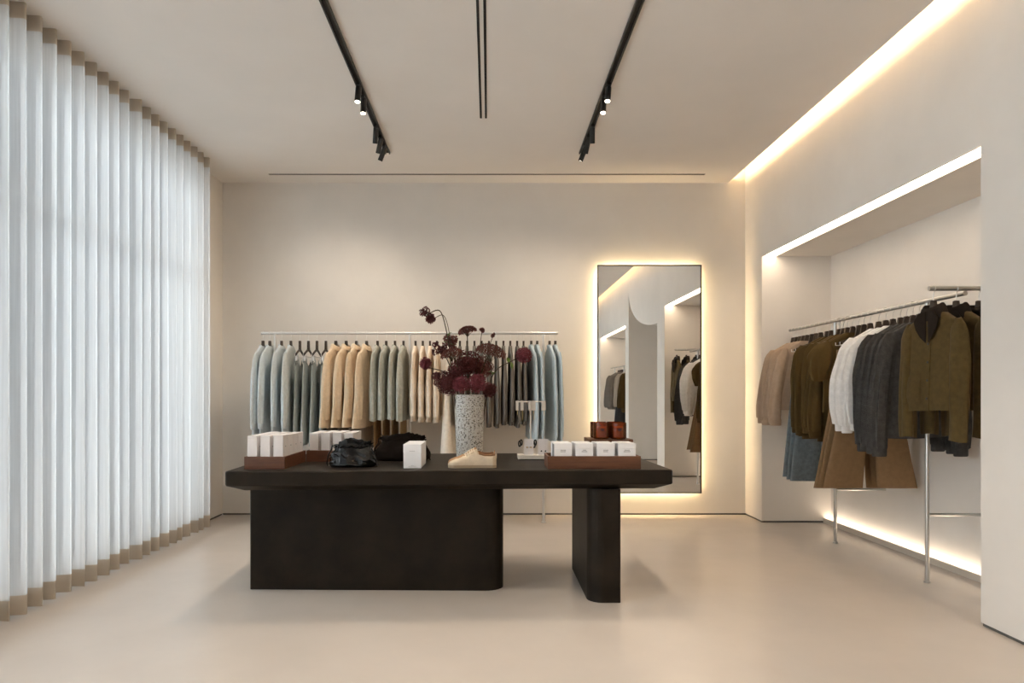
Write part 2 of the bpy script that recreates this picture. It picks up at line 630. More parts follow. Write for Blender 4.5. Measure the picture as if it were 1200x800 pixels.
def spotlight(x, y, aim, label, group, power=1.0, ang=95):
    """cylinder spot hung from the track, aimed at a point"""
    t = thing('spotlight', label, 'spotlight', (x, y, CEIL - 0.016), 0, group)
    MB().box(-0.012, 0.012, -0.035, 0.035, -0.012, 0.0).build('adapter', 'black_metal', t, bevel=0.002)
    MB().tube([(0, 0, -0.012), (0, 0, -0.035)], 0.006, 8).build('stem', 'black_metal', t)
    d = (Vector(aim) - Vector((x, y, CEIL - 0.05))).normalized()
    p0 = Vector((0, 0, -0.035)) - d * 0.022
    b = MB()
    # hollow barrel with a recessed lens
    q = d.to_track_quat('Z', 'Y').to_matrix()
    prof = [(0.0185, 0.0), (0.0195, 0.003), (0.0195, 0.112), (0.0172, 0.112), (0.0172, 0.1095)]
    rings = [[p0 + q @ Vector((r * math.cos(2 * PI * k / 20), r * math.sin(2 * PI * k / 20), z)) for k in range(20)] for r, z in prof]
    b.loft(rings, True, True, False)
    b.build('barrel', 'black_metal', t, smooth=True)
    rings = [[p0 + q @ Vector((r * math.cos(2 * PI * k / 20), r * math.sin(2 * PI * k / 20), z)) for k in range(20)] for r, z in ((0.0170, 0.1095), (0.001, 0.1115))]
    MB().loft(rings, True, False, True).build('lens', 'spot_lens', t)
    ld = bpy.data.lights.new('spot_lamp', 'SPOT')
    ld.energy = SPOT_W * power
    ld.color = (1.0, 0.84, 0.66)
    ld.spot_size = math.radians(ang)
    ld.spot_blend = 1.0
    ld.shadow_soft_size = 0.03
    lo = bpy.data.objects.new('spot_lamp', ld)
    COL.objects.link(lo)
    lo.parent = t
    lo.location = p0 + d * 0.135
    lo.rotation_euler = d.to_track_quat('-Z', 'Y').to_euler()


ys = [4.42, 4.60, 5.10, 5.32, 5.50]
for x, side, aims in ((-0.845, 'window', [(-0.90, 3.75, 0.7), (-0.8, 3.95, 0.7), (-1.15, 6.1, 0.9), (-1.5, 6.1, 0.9), (-1.85, 6.1, 0.9)]),
                      (0.772, 'niche', [(0.5, 3.6, 0.7), (0.55, 3.8, 0.7), (0.9, 6.0, 0.7), (0.35, 6.1, 0.9), (-0.1, 6.1, 0.9)])):
    for k, (yy, am) in enumerate(zip(ys, aims)):
        spotlight(x, yy, am, 'added unseen cylinder spotlight, %s from the wall end of the %s-side track' % (ORD[4 - k], side), 'spotlights on the ceiling tracks', 1.2 if k < 2 else 0.9, 95 if k < 2 else 118)

for x, side, ax in ((-0.845, 'window', -0.9), (0.772, 'niche', 0.9)):  # extra spots out of view, added to brighten the front floor
    for k, (yy, am) in enumerate(((2.55, (ax * 1.1, 3.35, 0.0)), (0.9, (ax * 1.3, 2.3, 0.0)))):
        spotlight(x, yy, am, 'added unseen cylinder spotlight, %s from the wall end of the %s-side track' % (ORD[5 + k], side), 'spotlights on the ceiling tracks', 2.0, 85)

t = thing('linear_air_slot', 'pair of narrow black air slots running along the middle of the ceiling', 'air slot', (-0.0405, 0, CEIL))
for dx in (-0.0185, 0.0185):
    MB().box(dx - 0.0075, dx + 0.0075, -3, 4.99, -0.003, 0.0).build('slot', 'slot_black', t)
t = thing('linear_diffuser', 'thin linear air diffuser in the ceiling just before the back wall', 'air slot', (0, 6.264, CEIL))
MB().box(-2.02, 1.98, -0.013, -0.006, -0.004, 0).build('slot', 'slot_grey', t)
MB().box(-2.02, 1.98, 0.006, 0.013, -0.004, 0).build('slot', 'slot_grey', t)

# ------------------------------------------------------------------ mirror with halo
MX0, MX1, MZ0, MZ1 = 1.026, 2.013, 0.214, 2.376
MY = 6.462
t = thing('wall_mirror', 'tall black framed wall mirror with warm light glowing around its edge', 'mirror', (MX0, MY, MZ0))
W, H = MX1 - MX0, MZ1 - MZ0
f = MB()
fw = 0.010
f.box(0, W, -0.004, 0.022, 0, fw).box(0, W, -0.004, 0.022, H - fw, H).box(0, fw, -0.004, 0.022, fw, H - fw).box(W - fw, W, -0.004, 0.022, fw, H - fw)
f.build('frame', 'black_frame', t)
MB().box(fw, W - fw, 0.002, 0.020, fw, H - fw).build('mirror_pane', 'mirror_glass', t)
MB().box(0.045, W - 0.045, 0.0225, YB - MY, 0.045, H - 0.045).build('back_box', 'plinth_white', t)
for (a, b, c, d) in ((0.036, 0.0445, 0.036, H - 0.036), (W - 0.0445, W - 0.036, 0.036, H - 0.036), (0.0445, W - 0.0445, 0.036, 0.0445), (0.0445, W - 0.0445, H - 0.0445, H - 0.036)):
    MB().box(a, b, 0.030, 0.052, c, d).build('light_strip', 'led_halo', t)

# ------------------------------------------------------------------ display table
TT = 0.7375
TA = math.radians(2.0)
tb = thing('display_table', 'long dark plastered display table with two slab legs', 'table', (-1.418, 3.66, 0), TA)
TL, TD = 2.43, 1.08
rings = []
for ins, z in ((0.008, TT), (0.0015, TT - 0.003), (0.0, TT - 0.009), (0.0, TT - 0.074), (0.004, TT - 0.080), (0.075, TT - 0.112)):
    rings.append([(x, y, z) for x, y in rrect(ins, TL - ins, ins, TD - ins, 0.014, 5)])
MB().loft(rings, True, True, True).build('tabletop', 'dark_plaster', tb)
UZ = TT - 0.112
Rinv = Matrix.Rotation(-TA, 3, 'Z')


def tloc(x, y):
    v = Rinv @ Vector((x + 1.418, y - 3.66, 0))
    return (v.x, v.y)


pts = [(x, y) for x, y in rrect(-1.412, 0.086, 4.0, 4.26, (0.012, 0.11, 0.11, 0.012), 8)]
MB().prism([tloc(x, y + 0.03 * (0.0 - x) / 1.5) for x, y in pts], 0.0, UZ).build('slab_leg', 'dark_plaster', tb)
pts = rrect(0.55, 0.728, 3.765, 4.60, (0.085, 0.012, 0.085, 0.085), 8)
MB().prism([tloc(x, y) for x, y in pts], 0.0, UZ).build('slab_leg', 'dark_plaster', tb)
# the second leg stands nearly flush: a fillet block carries it up to the top's face
TZ = TT


# ------------------------------------------------------------------ goods on the table
def tray(x0, x1, y0, y1, h, label):
    t = thing('wooden_tray', label, 'tray', (x0, y0, TZ))
    W, D = x1 - x0, y1 - y0
    b = MB().box(0, W, 0, D, 0, 0.010)
    b.build('bottom', 'walnut', t)
    MB().box(0, W, 0, 0.011, 0.010, h).build('front_board', 'walnut', t, bevel=0.0015)
    MB().box(0, W, D - 0.011, D, 0.010, h).build('back_board', 'walnut', t, bevel=0.0015)
    MB().box(0, 0.011, 0.011, D - 0.011, 0.010, h).build('side_board', 'walnut', t, bevel=0.0015)
    MB().box(W - 0.011, W, 0.011, D - 0.011, 0.010, h).build('side_board', 'walnut', t, bevel=0.0015)


tray(-1.351, -1.128, 3.767, 4.205, 0.069, 'walnut tray holding three columns of tall white cartons')
tray(-1.122, -0.815, 4.195, 4.50, 0.069, 'walnut tray with four columns of white cartons behind the black bag')
tray(0.325, 0.843, 3.785, 4.02, 0.070, 'walnut tray with four stacks of small white boxes before the candles')


def print_lines(o, w, z, y, widths, h=0.0016, m='print_grey'):
    b = MB()
    for i, ww in enumerate(widths):
        x = w / 2 - ww / 2
        zz = z - i * h * 2.0
        while x < w / 2 + ww / 2 - 0.001:
            lw = random.uniform(0.0018, 0.0035)
            b.box(x, min(x + lw, w / 2 + ww / 2), y - 0.0003, y, zz, zz + h)
            x += lw + 0.0009
    return b.build('printed_text', m, o)


def carton(x, y, w, d, h, label, group, rz=0.0, z=TZ + 0.0105):
    t = thing('carton', label, 'box', (x, y, z), rz, group)
    MB().box(0, w, 0, d, 0, h - 0.012).build('body', 'white_card', t, bevel=0.0012)
    MB().box(-0.0004, w + 0.0004, -0.0004, d + 0.0004, h - 0.0115, h).build('lid', 'white_card', t, bevel=0.0012)
    MB().box(w + 0.0001, w + 0.0006, d * 0.42, d * 0.58, h * 0.62, h * 0.66).build('printed_dot', 'print_light', t)
    return t


for c in range(3):
    for r in range(4):
        carton(-1.3375 + c * 0.0715 + random.uniform(-.001, .001), 3.782 + r * 0.103, 0.053, 0.096, 0.172 + 0.004 * random.random(),
               'tall white carton, %s row, %s column from the window, in the front walnut tray' % (ORD[r], ORD[c]), 'cartons in the front walnut tray')
for c in range(4):
    for r in range(3):
        carton(-1.106 + c * 0.0715, 4.209 + r * 0.092, 0.053, 0.086, 0.164 + 0.004 * random.random(),
               'white carton, %s row, %s column from the window, in the tray behind the black bag' % (ORD[r], ORD[c]), 'cartons in the rear walnut tray')

txts = [(0.030, 0.030), (0.018, 0.032), (0.028, 0.026), (0.028, 0.038)]
cols = ['first from the jewellery stand', 'second from the jewellery stand', 'third from the jewellery stand', 'fourth from the jewellery stand']
for c in range(4):
    for r in range(2):
        x = 0.364 + c * 0.1185
        t = thing('small_box', 'small white square box, %s row, stack %s' % (('front', 'back')[r], cols[c]), 'box', (x, 3.799 + r * 0.105, TZ + 0.0105), 0, 'small boxes in the walnut tray')
        hgt = 0.130 - 0.002 * r
        MB().box(0, 0.098, 0, 0.098, 0, hgt - 0.03).build('body', 'white_gloss_card', t, bevel=0.001)
        MB().box(-0.0005, 0.0985, -0.0005, 0.0985, hgt - 0.0295, hgt).build('lid', 'white_gloss_card', t, bevel=0.001)
        print_lines(t, 0.098, hgt - 0.040, -0.0004, txts[c], 0.004)
tag(MB().box(0.3605, 0.3625, 3.80, 3.895, TZ + 0.0105, TZ + 0.135).build('divider_card', 'print_grey'),
    'thin grey divider card beside the first stack of small boxes', 'card')

t = thing('gift_box', 'white oblong box standing alone before the brown suede pouch', 'box', (-0.478, 3.815, TZ))
MB().box(0, 0.099, 0, 0.29, 0, 0.085).build('body', 'white_gloss_card', t, bevel=0.0015)
MB().box(-0.0006, 0.0996, -0.0006, 0.2906, 0.0855, 0.134).build('lid', 'white_gloss_card', t, bevel=0.0015)
print_lines(t, 0.099, 0.094, -0.0008, (0.032,), 0.003, 'print_light')
print_lines(t, 0.099, 0.014, -0.0002, (0.016, 0.044), 0.002, 'print_light')


# candles on a riser
t = thing('wooden_riser', 'walnut riser carrying four amber candles behind the white boxes', 'riser', (0.60, 4.06, TZ))
MB().box(0, 0.258, 0, 0.25, 0.118, 0.145).build('top_board', 'walnut', t, bevel=0.002)
MB().box(0.012, 0.03, 0.008, 0.242, 0, 0.118).build('side_board', 'walnut', t)
MB().box(0.228, 0.246, 0.008, 0.242, 0, 0.118).build('side_board', 'walnut', t)
MB().box(0.03, 0.228, 0.225, 0.242, 0, 0.118).build('back_board', 'walnut', t)
k = 0
for yy, row in ((4.118, 'front'), (4.236, 'back')):
    for xx, nm in ((0.677, 'nearer the vase'), (0.780, 'nearer the niche')):
        c = thing('candle', 'amber glass candle on the walnut riser, %s row, %s' % (row, nm), 'candle', (xx, yy, TZ + 0.1455), 0, 'amber candles on the riser')
        MB().lathe([(0.040, 0.0), (0.047, 0.004), (0.0485, 0.012), (0.0485, 0.098), (0.0455, 0.098), (0.0455, 0.010), (0.001, 0.009)], 32, cap1=False).build('glass', 'amber_glass', c, smooth=True)
        MB().lathe([(0.0445, 0.0105), (0.0445, 0.072), (0.001, 0.072)], 28).build('wax', 'wax', c)
        MB().tube([(0, 0, 0.072), (0.001, 0, 0.084)], 0.0012, 6).build('wick', 'jet', c)
        b = MB()
        for row_i, (hw) in enumerate((0.010, 0.013, 0.008)):
            rr = 0.0489
            a0 = math.asin(hw / rr)
            z0 = 0.062 - row_i * 0.005
            r1 = [(rr * math.sin(a), -rr * math.cos(a), z0) for a in (-a0, -a0 / 2, 0, a0 / 2, a0)]
            r2 = [(p[0], p[1], z0 - 0.003) for p in r1]
            b.loft([r1, r2], closed=False)
        b.build('printed_text', 'jet', c)


# pouch bags
def pouch(name, label, x, y, w, d, h, m, rz, seed, top_f, cord=True):
    t = thing(name, label, 'bag', (x, y, TZ), rz)
    N, R = 108, 36
    rings = []
    for r in range(R + 1):
        s = r / R
        z = h * (s ** 0.95)
        # wide soft base, drawn in at the gathered mouth, ruffle above it
        if s < 0.10:
            f = 0.90 + 0.10 * math.sin(s / 0.10 * PI / 2)
        elif s < 0.84:
            q = (s - 0.10) / 0.74
            f = 1.0 - (1.0 - top_f) * (q ** 1.7)
        else:
            f = top_f + 0.10 * (s - 0.84) / 0.16
        fd = f if s < 0.3 else f * (1 - 0.45 * (s - 0.3) / 0.7)
        ring = []
        for k in range(N):
            a = 2 * PI * k / N
            ca, sa = math.cos(a), math.sin(a)
            e = 0.72
            px = w / 2 * f * math.copysign(abs(ca) ** e, ca)
            py = d / 2 * fd * math.copysign(abs(sa) ** e, sa)
            pleat = max(0.0, s - 0.35) / 0.65
            kk = math.sin(a * 11 + seed + 1.5 * math.sin(a * 3 + seed)) * 0.6 + math.sin(a * 19 + 2 * seed) * 0.4
            rr = 1 + 0.075 * (pleat ** 1.5) * kk
            env = math.sin(PI * min(1, 0.06 + s * 0.98))
            big = noise.noise(Vector((px * 13 + seed, py * 13, s * 1.9))) * 0.17 * env
            q1 = noise.noise(Vector((px * 26 + seed * 3 + s * 2.5, py * 26, s * 3.2)))
            big += (0.5 - abs(q1) * 2.2) * 0.055 * env
            zz = z + (0.006 * kk * pleat if s > 0.8 else 0)
            zz -= 0.20 * h * (abs(px) / (w / 2)) ** 2 * s * s / max(f, 0.3)
            zz += 0.028 * noise.noise(Vector((ca * 1.2 + seed * 2, sa, 0))) * pleat
            ring.append((px * (rr + big), py * (rr + big * 1.5), max(0.001, zz)))
        rings.append(ring)
    # fold the mouth inwards
    last = rings[-1]
    rings.append([(p[0] * 0.86, p[1] * 0.6, p[2] - 0.012) for p in last])
    rings.append([(p[0] * 0.5, p[1] * 0.2, p[2] - 0.03) for p in last])
    MB().loft(rings, True, True, True).build('body', m, t, smooth=True)
    zt = h * 0.80
    a = w * top_f / 2
    # drawstring: arched loops on both sides and two hanging ends
    MB().tube([(-a * 0.9, -0.02, zt), (-a * 1.15, -0.025, zt * 1.02), (-w * 0.42, -0.03, zt * 0.86), (-w * 0.49, -0.03, zt * 0.55), (-w * 0.515, -0.03, zt * 0.2), (-w * 0.50, -0.03, 0.006)], 0.0042, 8).build('drawstring', m, t, smooth=True)
    MB().tube([(a * 0.9, -0.01, zt), (a * 1.2, -0.02, zt * 0.99), (w * 0.40, -0.03, zt * 0.86), (w * 0.485, -0.035, zt * 0.5), (w * 0.515, -0.04, zt * 0.12), (w * 0.53, -0.045, 0.006)], 0.0042, 8).build('drawstring', m, t, smooth=True)
    pts = []
    for k in range(25):
        aa = PI + PI * k / 24
        pts.append((a * 1.03 * math.cos(aa), d / 2 * top_f * 0.80 * math.sin(aa) - 0.006, zt + 0.006 * math.sin(k * 1.7)))
    MB().tube(pts, 0.0042, 8).build('gathering_cord', m, t, smooth=True)


pouch('leather_pouch', 'glossy black leather drawstring pouch on the dark table', -0.782, 3.925, 0.275, 0.17, 0.148, 'black_leather', 0.05, 1.3, 0.72)
pouch('suede_pouch', 'dark brown suede drawstring pouch behind the white oblong box', -0.545, 4.30, 0.345, 0.19, 0.165, 'brown_suede', -0.06, 4.1, 0.74)


# sneakers
def sneaker(x, y, rz, label, m, sole_m):
    t = thing('sneaker', label, 'shoe', (x, y, TZ), rz, 'sneakers on the table')
    L = 0.275
    NS, NA = 30, 20

    def halfw(s):
        # toe at s=0, heel at s=1
        tip = min(1, s / 0.16)
        w_ = 0.047 * math.sqrt(max(0, 1 - (1 - tip) ** 2)) if s < 0.16 else 0.047
        if s >= 0.16:
            q = (s - 0.16) / 0.84
            w_ = 0.047 - 0.011 * math.sin(PI * min(1, q * 0.95)) - 0.004 * q
        if s > 0.90:
            w_ *= math.sqrt(max(0, 1 - ((s - 0.90) / 0.10) ** 2)) * 0.999 + 0.001
        return max(w_, 0.002)

    def top(s):
        pts = [(0, 0.022), (0.06, 0.038), (0.18, 0.049), (0.35, 0.066), (0.50, 0.088), (0.60, 0.102), (0.66, 0.099), (0.76, 0.090), (0.88, 0.089), (0.96, 0.094), (1.0, 0.088)]
        for (a, ha), (b, hb) in zip(pts, pts[1:]):
            if a <= s <= b:
                q = (s - a) / (b - a)
                q = q * q * (3 - 2 * q)
                return ha + (hb - ha) * q
        return pts[-1][1]

    # sole
    out = []
    S = [i / 34 for i in range(35)]
    for s in S:
        out.append((s * L, -halfw(s) * 1.05))
    for s in reversed(S):
        out.append((s * L, halfw(s) * 1.05))
    MB().prism(out, 0.0, 0.016).build('sole', sole_m, t)
    # upper
    rings = []
    for i in range(NS + 1):
        s = 0.004 + 0.992 * i / NS
        w_ = halfw(s)
        h = top(s) - 0.014
        ring = []
        openq = 0.0
        if 0.60 < s < 0.985:
            openq = min(1, (s - 0.60) / 0.06)
        for j in range(NA + 1):
            u = -1 + 2 * j / NA
            a = u * PI / 2
            px = w_ * math.sin(a) ** 1 if True else 0
            px = w_ * math.copysign(abs(math.sin(a)) ** 0.8, a)
            pz = h * (max(0.0, math.cos(a)) ** 0.62)
            if openq:
                # sink the middle to form the ankle opening
                sink = max(0, 1 - abs(u) / 0.62)
                pz -= openq * min(1, sink * 2.2) * 0.034
            cr = 0.0016 * math.sin(s * 90 + 3 * u) * (1 if 0.2 < s < 0.55 else 0)
            ring.append((s * L, px, 0.014 + pz + cr))
        rings.append(ring)
    MB().loft(rings, closed=False).build('upper', m, t, smooth=True)
    # lining of the opening
    b = MB()
    rings = []
    for i in range(9):
        s = 0.635 + 0.335 * i / 8
        w_ = halfw(s) * 0.60
        rings.append([(s * L, w_ * q, top(s) - 0.045 + 0.028 * abs(q) ** 2) for q in (-1, -0.6, -0.2, 0.2, 0.6, 1)])
    b.loft(rings, closed=False).build('lining', 'shoe_lining', t, smooth=True)
    # tongue and laces
    rings = []
    for i in range(7):
        s = 0.40 + 0.205 * i / 6
        rings.append([(s * L, 0.020 * q, top(s) + 0.0035 - 0.004 * q * q) for q in (-1, -0.5, 0, 0.5, 1)])
    MB().loft(rings, closed=False).build('tongue', m, t, smooth=True)
    for i in range(5):
        s = 0.36 + 0.045 * i
        MB().tube([(s * L, -0.024, top(s) - 0.006), (s * L + 0.002, -0.010, top(s) + 0.005), (s * L + 0.006, 0.010, top(s) + 0.006), (s * L + 0.008, 0.024, top(s) - 0.004)], 0.0034, 6).build('lace', 'lace_cream', t, smooth=True)
    MB().box(0.982 * L, 1.004 * L, -0.008, 0.008, 0.050, 0.086).build('heel_tab', m, t, bevel=0.003)


sneaker(-0.232, 3.862, 0.0, 'cream suede sneaker lying nearer the table edge', 'shoe_cream', 'shoe_sole')
sneaker(-0.240, 3.985, 0.03, 'tan suede sneaker lying behind the cream one', 'shoe_cream_shaded', 'shoe_sole')

# ------------------------------------------------------------------ vase and flowers
VX, VY = -0.127, 4.47
vz = TZ
vb = MB()
prof = [(0.084, 0.0), (0.0865, 0.004), (0.0985, 0.408), (0.0955, 0.412), (0.0885, 0.408), (0.080, 0.03), (0.001, 0.03)]
vb.lathe(prof, 48, cap1=False)
vase = vb.build('vase', 'terrazzo', None, smooth=False, loc=(VX, VY, vz))
for p in vase.data.polygons:
    p.use_smooth = False
tag(vase, 'tall tapered speckled terrazzo vase holding burgundy flowers', 'vase')


def bloom(kind, r, seed):
    """head of many florets; local origin at its centre"""
    rnd = random.Random(seed)
    b = MB()
    pts = []
    if kind == 'ball':
        n = int(110 + 3600 * r)
        for i in range(n):
            zf = 1 - 2 * (i + 0.5) / n
            ph = i * 2.39996
            q = math.sqrt(1 - zf * zf)
            rr = r * rnd.uniform(0.62, 1.0)
            pts.append((Vector((q * math.cos(ph), q * math.sin(ph), zf)), rr))
    elif kind == 'umbel':
        n = int(70 + 1900 * r)
        for i in range(n):
            zf = 1 - 1.15 * (i + 0.5) / n
            ph = i * 2.39996
            q = math.sqrt(max(0, 1 - zf * zf))
            rr = r * rnd.uniform(0.86, 1.0)
            pts.append((Vector((q * math.cos(ph), q * math.sin(ph), zf * 0.62)), rr))
    else:   # lobes: clusters
        cs = [Vector((rnd.uniform(-1, 1), rnd.uniform(-1, 1), rnd.uniform(-1, 1))) * 0.6 for _ in range(6)]
        for i in range(int(140 + 3500 * r)):
            c = cs[i % 6]
            v = Vector((rnd.gauss(0, 1), rnd.gauss(0, 1), rnd.gauss(0, 1))).normalized() * rnd.uniform(0.25, 0.45)
            pts.append((c + v, r))
    for d, rr in pts:
        c = d * rr
        s = rnd.uniform(0.0045, 0.0080) * (1 + r * 4)
        nrm = d.normalized() if d.length > 0 else Vector((0, 0, 1))
        a = nrm.orthogonal().normalized()
        a.rotate(Matrix.Rotation(rnd.uniform(0, PI), 3, nrm))
        e = nrm.cross(a)
        # small cupped four-petal floret
        vs = [c - nrm * s * 0.6]
        for k in range(4):
            an = PI / 2 * k
            vs.append(c + (a * math.cos(an) + e * math.sin(an)) * s + nrm * s * rnd.uniform(0.1, 0.6))
        for k in range(4):
            an = PI / 2 * k + PI / 4
            vs.append(c + (a * math.cos(an) + e * math.sin(an)) * s * 0.45 + nrm * s * 0.1)
        fs = [(0, 1, 5), (0, 5, 2), (0, 2, 6), (0, 6, 3), (0, 3, 7), (0, 7, 4), (0, 4, 8), (0, 8, 1)]
        b.add(vs, fs)
    return b


def leaf_mb(p, d, L, wd):
    d = Vector(d).normalized()
    sd = d.cross(Vector((0, 0, 1)))
    sd = sd.normalized() if sd.length > 1e-4 else Vector((1, 0, 0))
    up = sd.cross(d)
    p = Vector(p)
    rows = []
    for k in range(6):
        s = k / 5
        w_ = wd * math.sin(PI * min(0.98, s * 0.92 + 0.06))
        c = p + d * L * s - up * 0.25 * L * s * s
        rows.append([c - sd * w_ + up * w_ * 0.3, c, c + sd * w_ + up * w_ * 0.3])
    return MB().loft(rows, closed=False)


# head position (x, z), depth offset, radius, form, colour, words
FL = [
    (-0.405, 1.665, -0.02, 0.060, 'lobe', 'flower_deep', 'small drooping cluster on the highest curved stem'),
    (-0.372, 1.640, 0.02, 0.022, 'lobe', 'flower_deep', None),
    (-0.142, 1.568, 0.02, 0.062, 'umbel', 'flower_brown', 'domed umbel standing upright above the centre of the bouquet'),
    (-0.322, 1.455, 0.03, 0.055, 'lobe', 'flower_deep', 'ragged dark cluster on the window side, upper of two'),
    (-0.262, 1.500, 0.06, 0.060, 'lobe', 'flower_brown', 'ragged brownish cluster behind the dark one'),
    (-0.240, 1.412, -0.06, 0.075, 'umbel', 'flower_brown', 'flat brown umbel hanging to the window side'),
    (-0.410, 1.350, -0.05, 0.042, 'ball', 'flower_bright', 'small wine-red ball on a stem sticking out towards the window'),
    (-0.140, 1.350, 0.05, 0.100, 'ball', 'flower_deep', 'large dark ball in the middle of the bouquet'),
    (0.010, 1.430, 0.04, 0.105, 'umbel', 'flower_brown', 'wide lacy brown umbel with open rays'),
    (0.228, 1.405, -0.03, 0.055, 'ball', 'flower_bright', 'round red ball at the end of the long bare branch'),
    (-0.262, 1.225, -0.03, 0.085, 'ball', 'flower_deep', 'dark ball leaning over the window side of the vase rim'),
    (-0.178, 1.215, -0.115, 0.056, 'ball', 'flower_bright', 'wine-red ball at the front of the rim, window side'),
    (-0.078, 1.220, -0.115, 0.064, 'ball', 'flower_bright', 'wine-red ball at the front of the rim, niche side'),
    (0.000, 1.180, -0.02, 0.052, 'ball', 'flower_deep', 'dark ball drooping over the niche side of the rim'),
    (-0.330, 1.250, 0.03, 0.050, 'lobe', 'flower_deep', 'loose dark cluster low on the window side'),
    (-0.045, 1.330, 0.09, 0.080, 'ball', 'flower_brown', 'brown ball tucked behind the lacy umbel'),
    (-0.045, 1.575, 0.05, 0.018, 'lobe', 'flower_brown', 'small closed bud beside the upright umbel'),
    (0.028, 1.540, 0.05, 0.016, 'lobe', 'flower_brown', 'small closed bud hanging towards the niche side'),
    (-0.205, 1.300, -0.02, 0.070, 'ball', 'flower_deep', 'dark ball between the brown umbel and the rim'),
]
for i, (x, z, dy, r, form, m, words) in enumerate(FL):
    if words is None:
        words = 'small dark bud beside the highest cluster'
    y = VY + dy
    bx = VX + (x - VX) * 0.25 + random.uniform(-0.01, 0.01)
    bx = max(VX - 0.055, min(VX + 0.055, bx))
    by = VY + max(-0.05, min(0.05, dy * 0.6))
    f = thing('flower', 'burgundy flower: ' + words, 'flower', (bx, by, vz + 0.05), 0, 'flowers in the terrazzo vase')
    head = Vector((x - bx, y - by, z - vz - 0.05))
    p0 = Vector((0, 0, 0))
    p1 = Vector((head.x * 0.22, head.y * 0.3, 0.39))
    mid = p1.lerp(head, 0.5) + Vector((0, 0, 0.03 + 0.05 * abs(head.x)))
    if i in (0, 1):
        mid = Vector((head.x * 0.45, head.y, 0.80))
        pts = [p0, p1, Vector((head.x * 0.32, head.y, 0.62)), mid, Vector((head.x * 0.62, head.y, head.z + 0.03)), head + Vector((0.02, 0, 0.015)), head]
    elif i == 9:
        pts = [p0, p1, Vector((0.12, 0, 0.52)), Vector((0.22, 0, 0.58)), head]
    elif i == 6:
        pts = [p0, p1, Vector((-0.10, head.y, 0.50)), Vector((-0.2, head.y, 0.535)), head]
    else:
        pts = [p0, p1, mid, head]
    # smooth the polyline
    sm = []
    for k in range(len(pts) - 1):
        a = pts[max(0, k - 1)]
        b_, c_, d_ = pts[k], pts[k + 1], pts[min(len(pts) - 1, k + 2)]
        for q in range(5):
            u = q / 5
            sm.append(0.5 * ((2 * b_) + (c_ - a) * u + (2 * a - 5 * b_ + 4 * c_ - d_) * u * u + (3 * b_ - a - 3 * c_ + d_) * u ** 3))
    sm.append(pts[-1])
    MB().tube(sm, 0.0038 if r > 0.03 else 0.0026, 6).build('stem', 'stem_brown', f, smooth=True)
    bl = bloom(form, r, 100 + i).build('bloom', m, f)
    bl.location = head
    if form == 'umbel':
        bl.location = head - Vector((0, 0, 0.1 * r))
        bl.rotation_euler = (0.12, 0.25 * (1 if x > VX else -1), 0)
        rb = MB()
        for q in range(16):
            a = 2.39996 * q
            rr = math.sqrt((q + 0.5) / 16) * r * 0.9
            rb.tube([(0, 0, -0.55 * r), (rr * math.cos(a), rr * math.sin(a), 0.6 * math.sqrt(max(0, r * r - rr * rr)))], 0.0012, 4)
        rb.build('ray', 'stem_brown', f).location = bl.location
    if form == 'ball':
        MB().lathe([(0.001, -0.6 * r), (0.45 * r, -0.4 * r), (0.62 * r, 0), (0.45 * r, 0.4 * r), (0.001, 0.6 * r)], 12).build('bloom_core', m, f, smooth=True).location = head
    if i == 0:
        for q, dd in ((Vector((head.x * 0.40, head.y, 0.74)), (0.4, -0.3, 0.6)), (Vector((head.x * 0.38, head.y, 0.70)), (-0.8, -0.2, 0.2)), (Vector((head.x * 0.38, head.y, 0.69)), (0.7, 0.2, 0.1))):
            leaf_mb(q, dd, 0.045, 0.009).build('leaf', 'leaf_green', f, smooth=True)
    if i == 9:
        for q, dd in ((Vector((0.215, 0, 0.575)), (0.2, -0.4, -0.8)), (Vector((0.20, 0, 0.57)), (-0.1, -0.5, 0.7)), (Vector((0.10, 0, 0.50)), (-0.5, -0.4, 0.3)), (Vector((0.09, 0, 0.49)), (0.5, -0.5, 0.5))):
            leaf_mb(q, dd, 0.05, 0.012).build('leaf', 'leaf_green', f, smooth=True)

# ------------------------------------------------------------------ jewellery stand
JX, JY = 0.182, 4.29
t = thing('jewellery_stand', 'cream jewellery stand with a T bar on a flat base', 'jewellery stand', (JX, JY, TZ))
MB().prism(rrect(0, 0.20, 0, 0.14, 0.008), 0.006, 0.030).build('base', 'stand_cream', t)
MB().prism(rrect(0.006, 0.194, 0.006, 0.134, 0.008), 0.0, 0.006).build('foot', 'slot_black', t)
MB().tube([(0.085, 0.09, 0.03), (0.085, 0.09, 0.365)], 0.0055, 10).build('post', 'stand_cream', t, smooth=True)
MB().tube([(-0.012, 0.09, 0.366), (0.182, 0.09, 0.366)], 0.0042, 10).build('cross_bar', 'stand_cream', t, smooth=True)
for k, (x, w_) in enumerate(((-0.002, 0.016), (0.030, 0.017), (0.078, 0.014), (0.103, 0.026), (0.168, 0.026))):
    c = thing('jewellery_tag', 'cream hanging earring tag on the T bar, %s from the vase side' % ORD[k], 'tag', (JX + x, JY + 0.09, TZ + 0.366), 0.25, 'tags on the jewellery stand')
    MB().box(-w_ / 2, w_ / 2, -0.0062, -0.0047, -0.056, 0.006).build('card', 'stand_cream', c, bevel=0.0006)
    MB().box(-w_ / 2, w_ / 2, 0.0047, 0.0062, -0.056, 0.006).build('card', 'stand_cream', c, bevel=0.0006)
    MB().box(-w_ / 2, w_ / 2, -0.0062, 0.0062, 0.0047, 0.0062).build('fold', 'stand_cream', c)
    MB().tube([(0, -0.008, -0.05), (0, -0.009, -0.075), (0.001, -0.009, -0.085 - 0.03 * (k % 2))], 0.0012, 5).build('earring', 'gold', c)
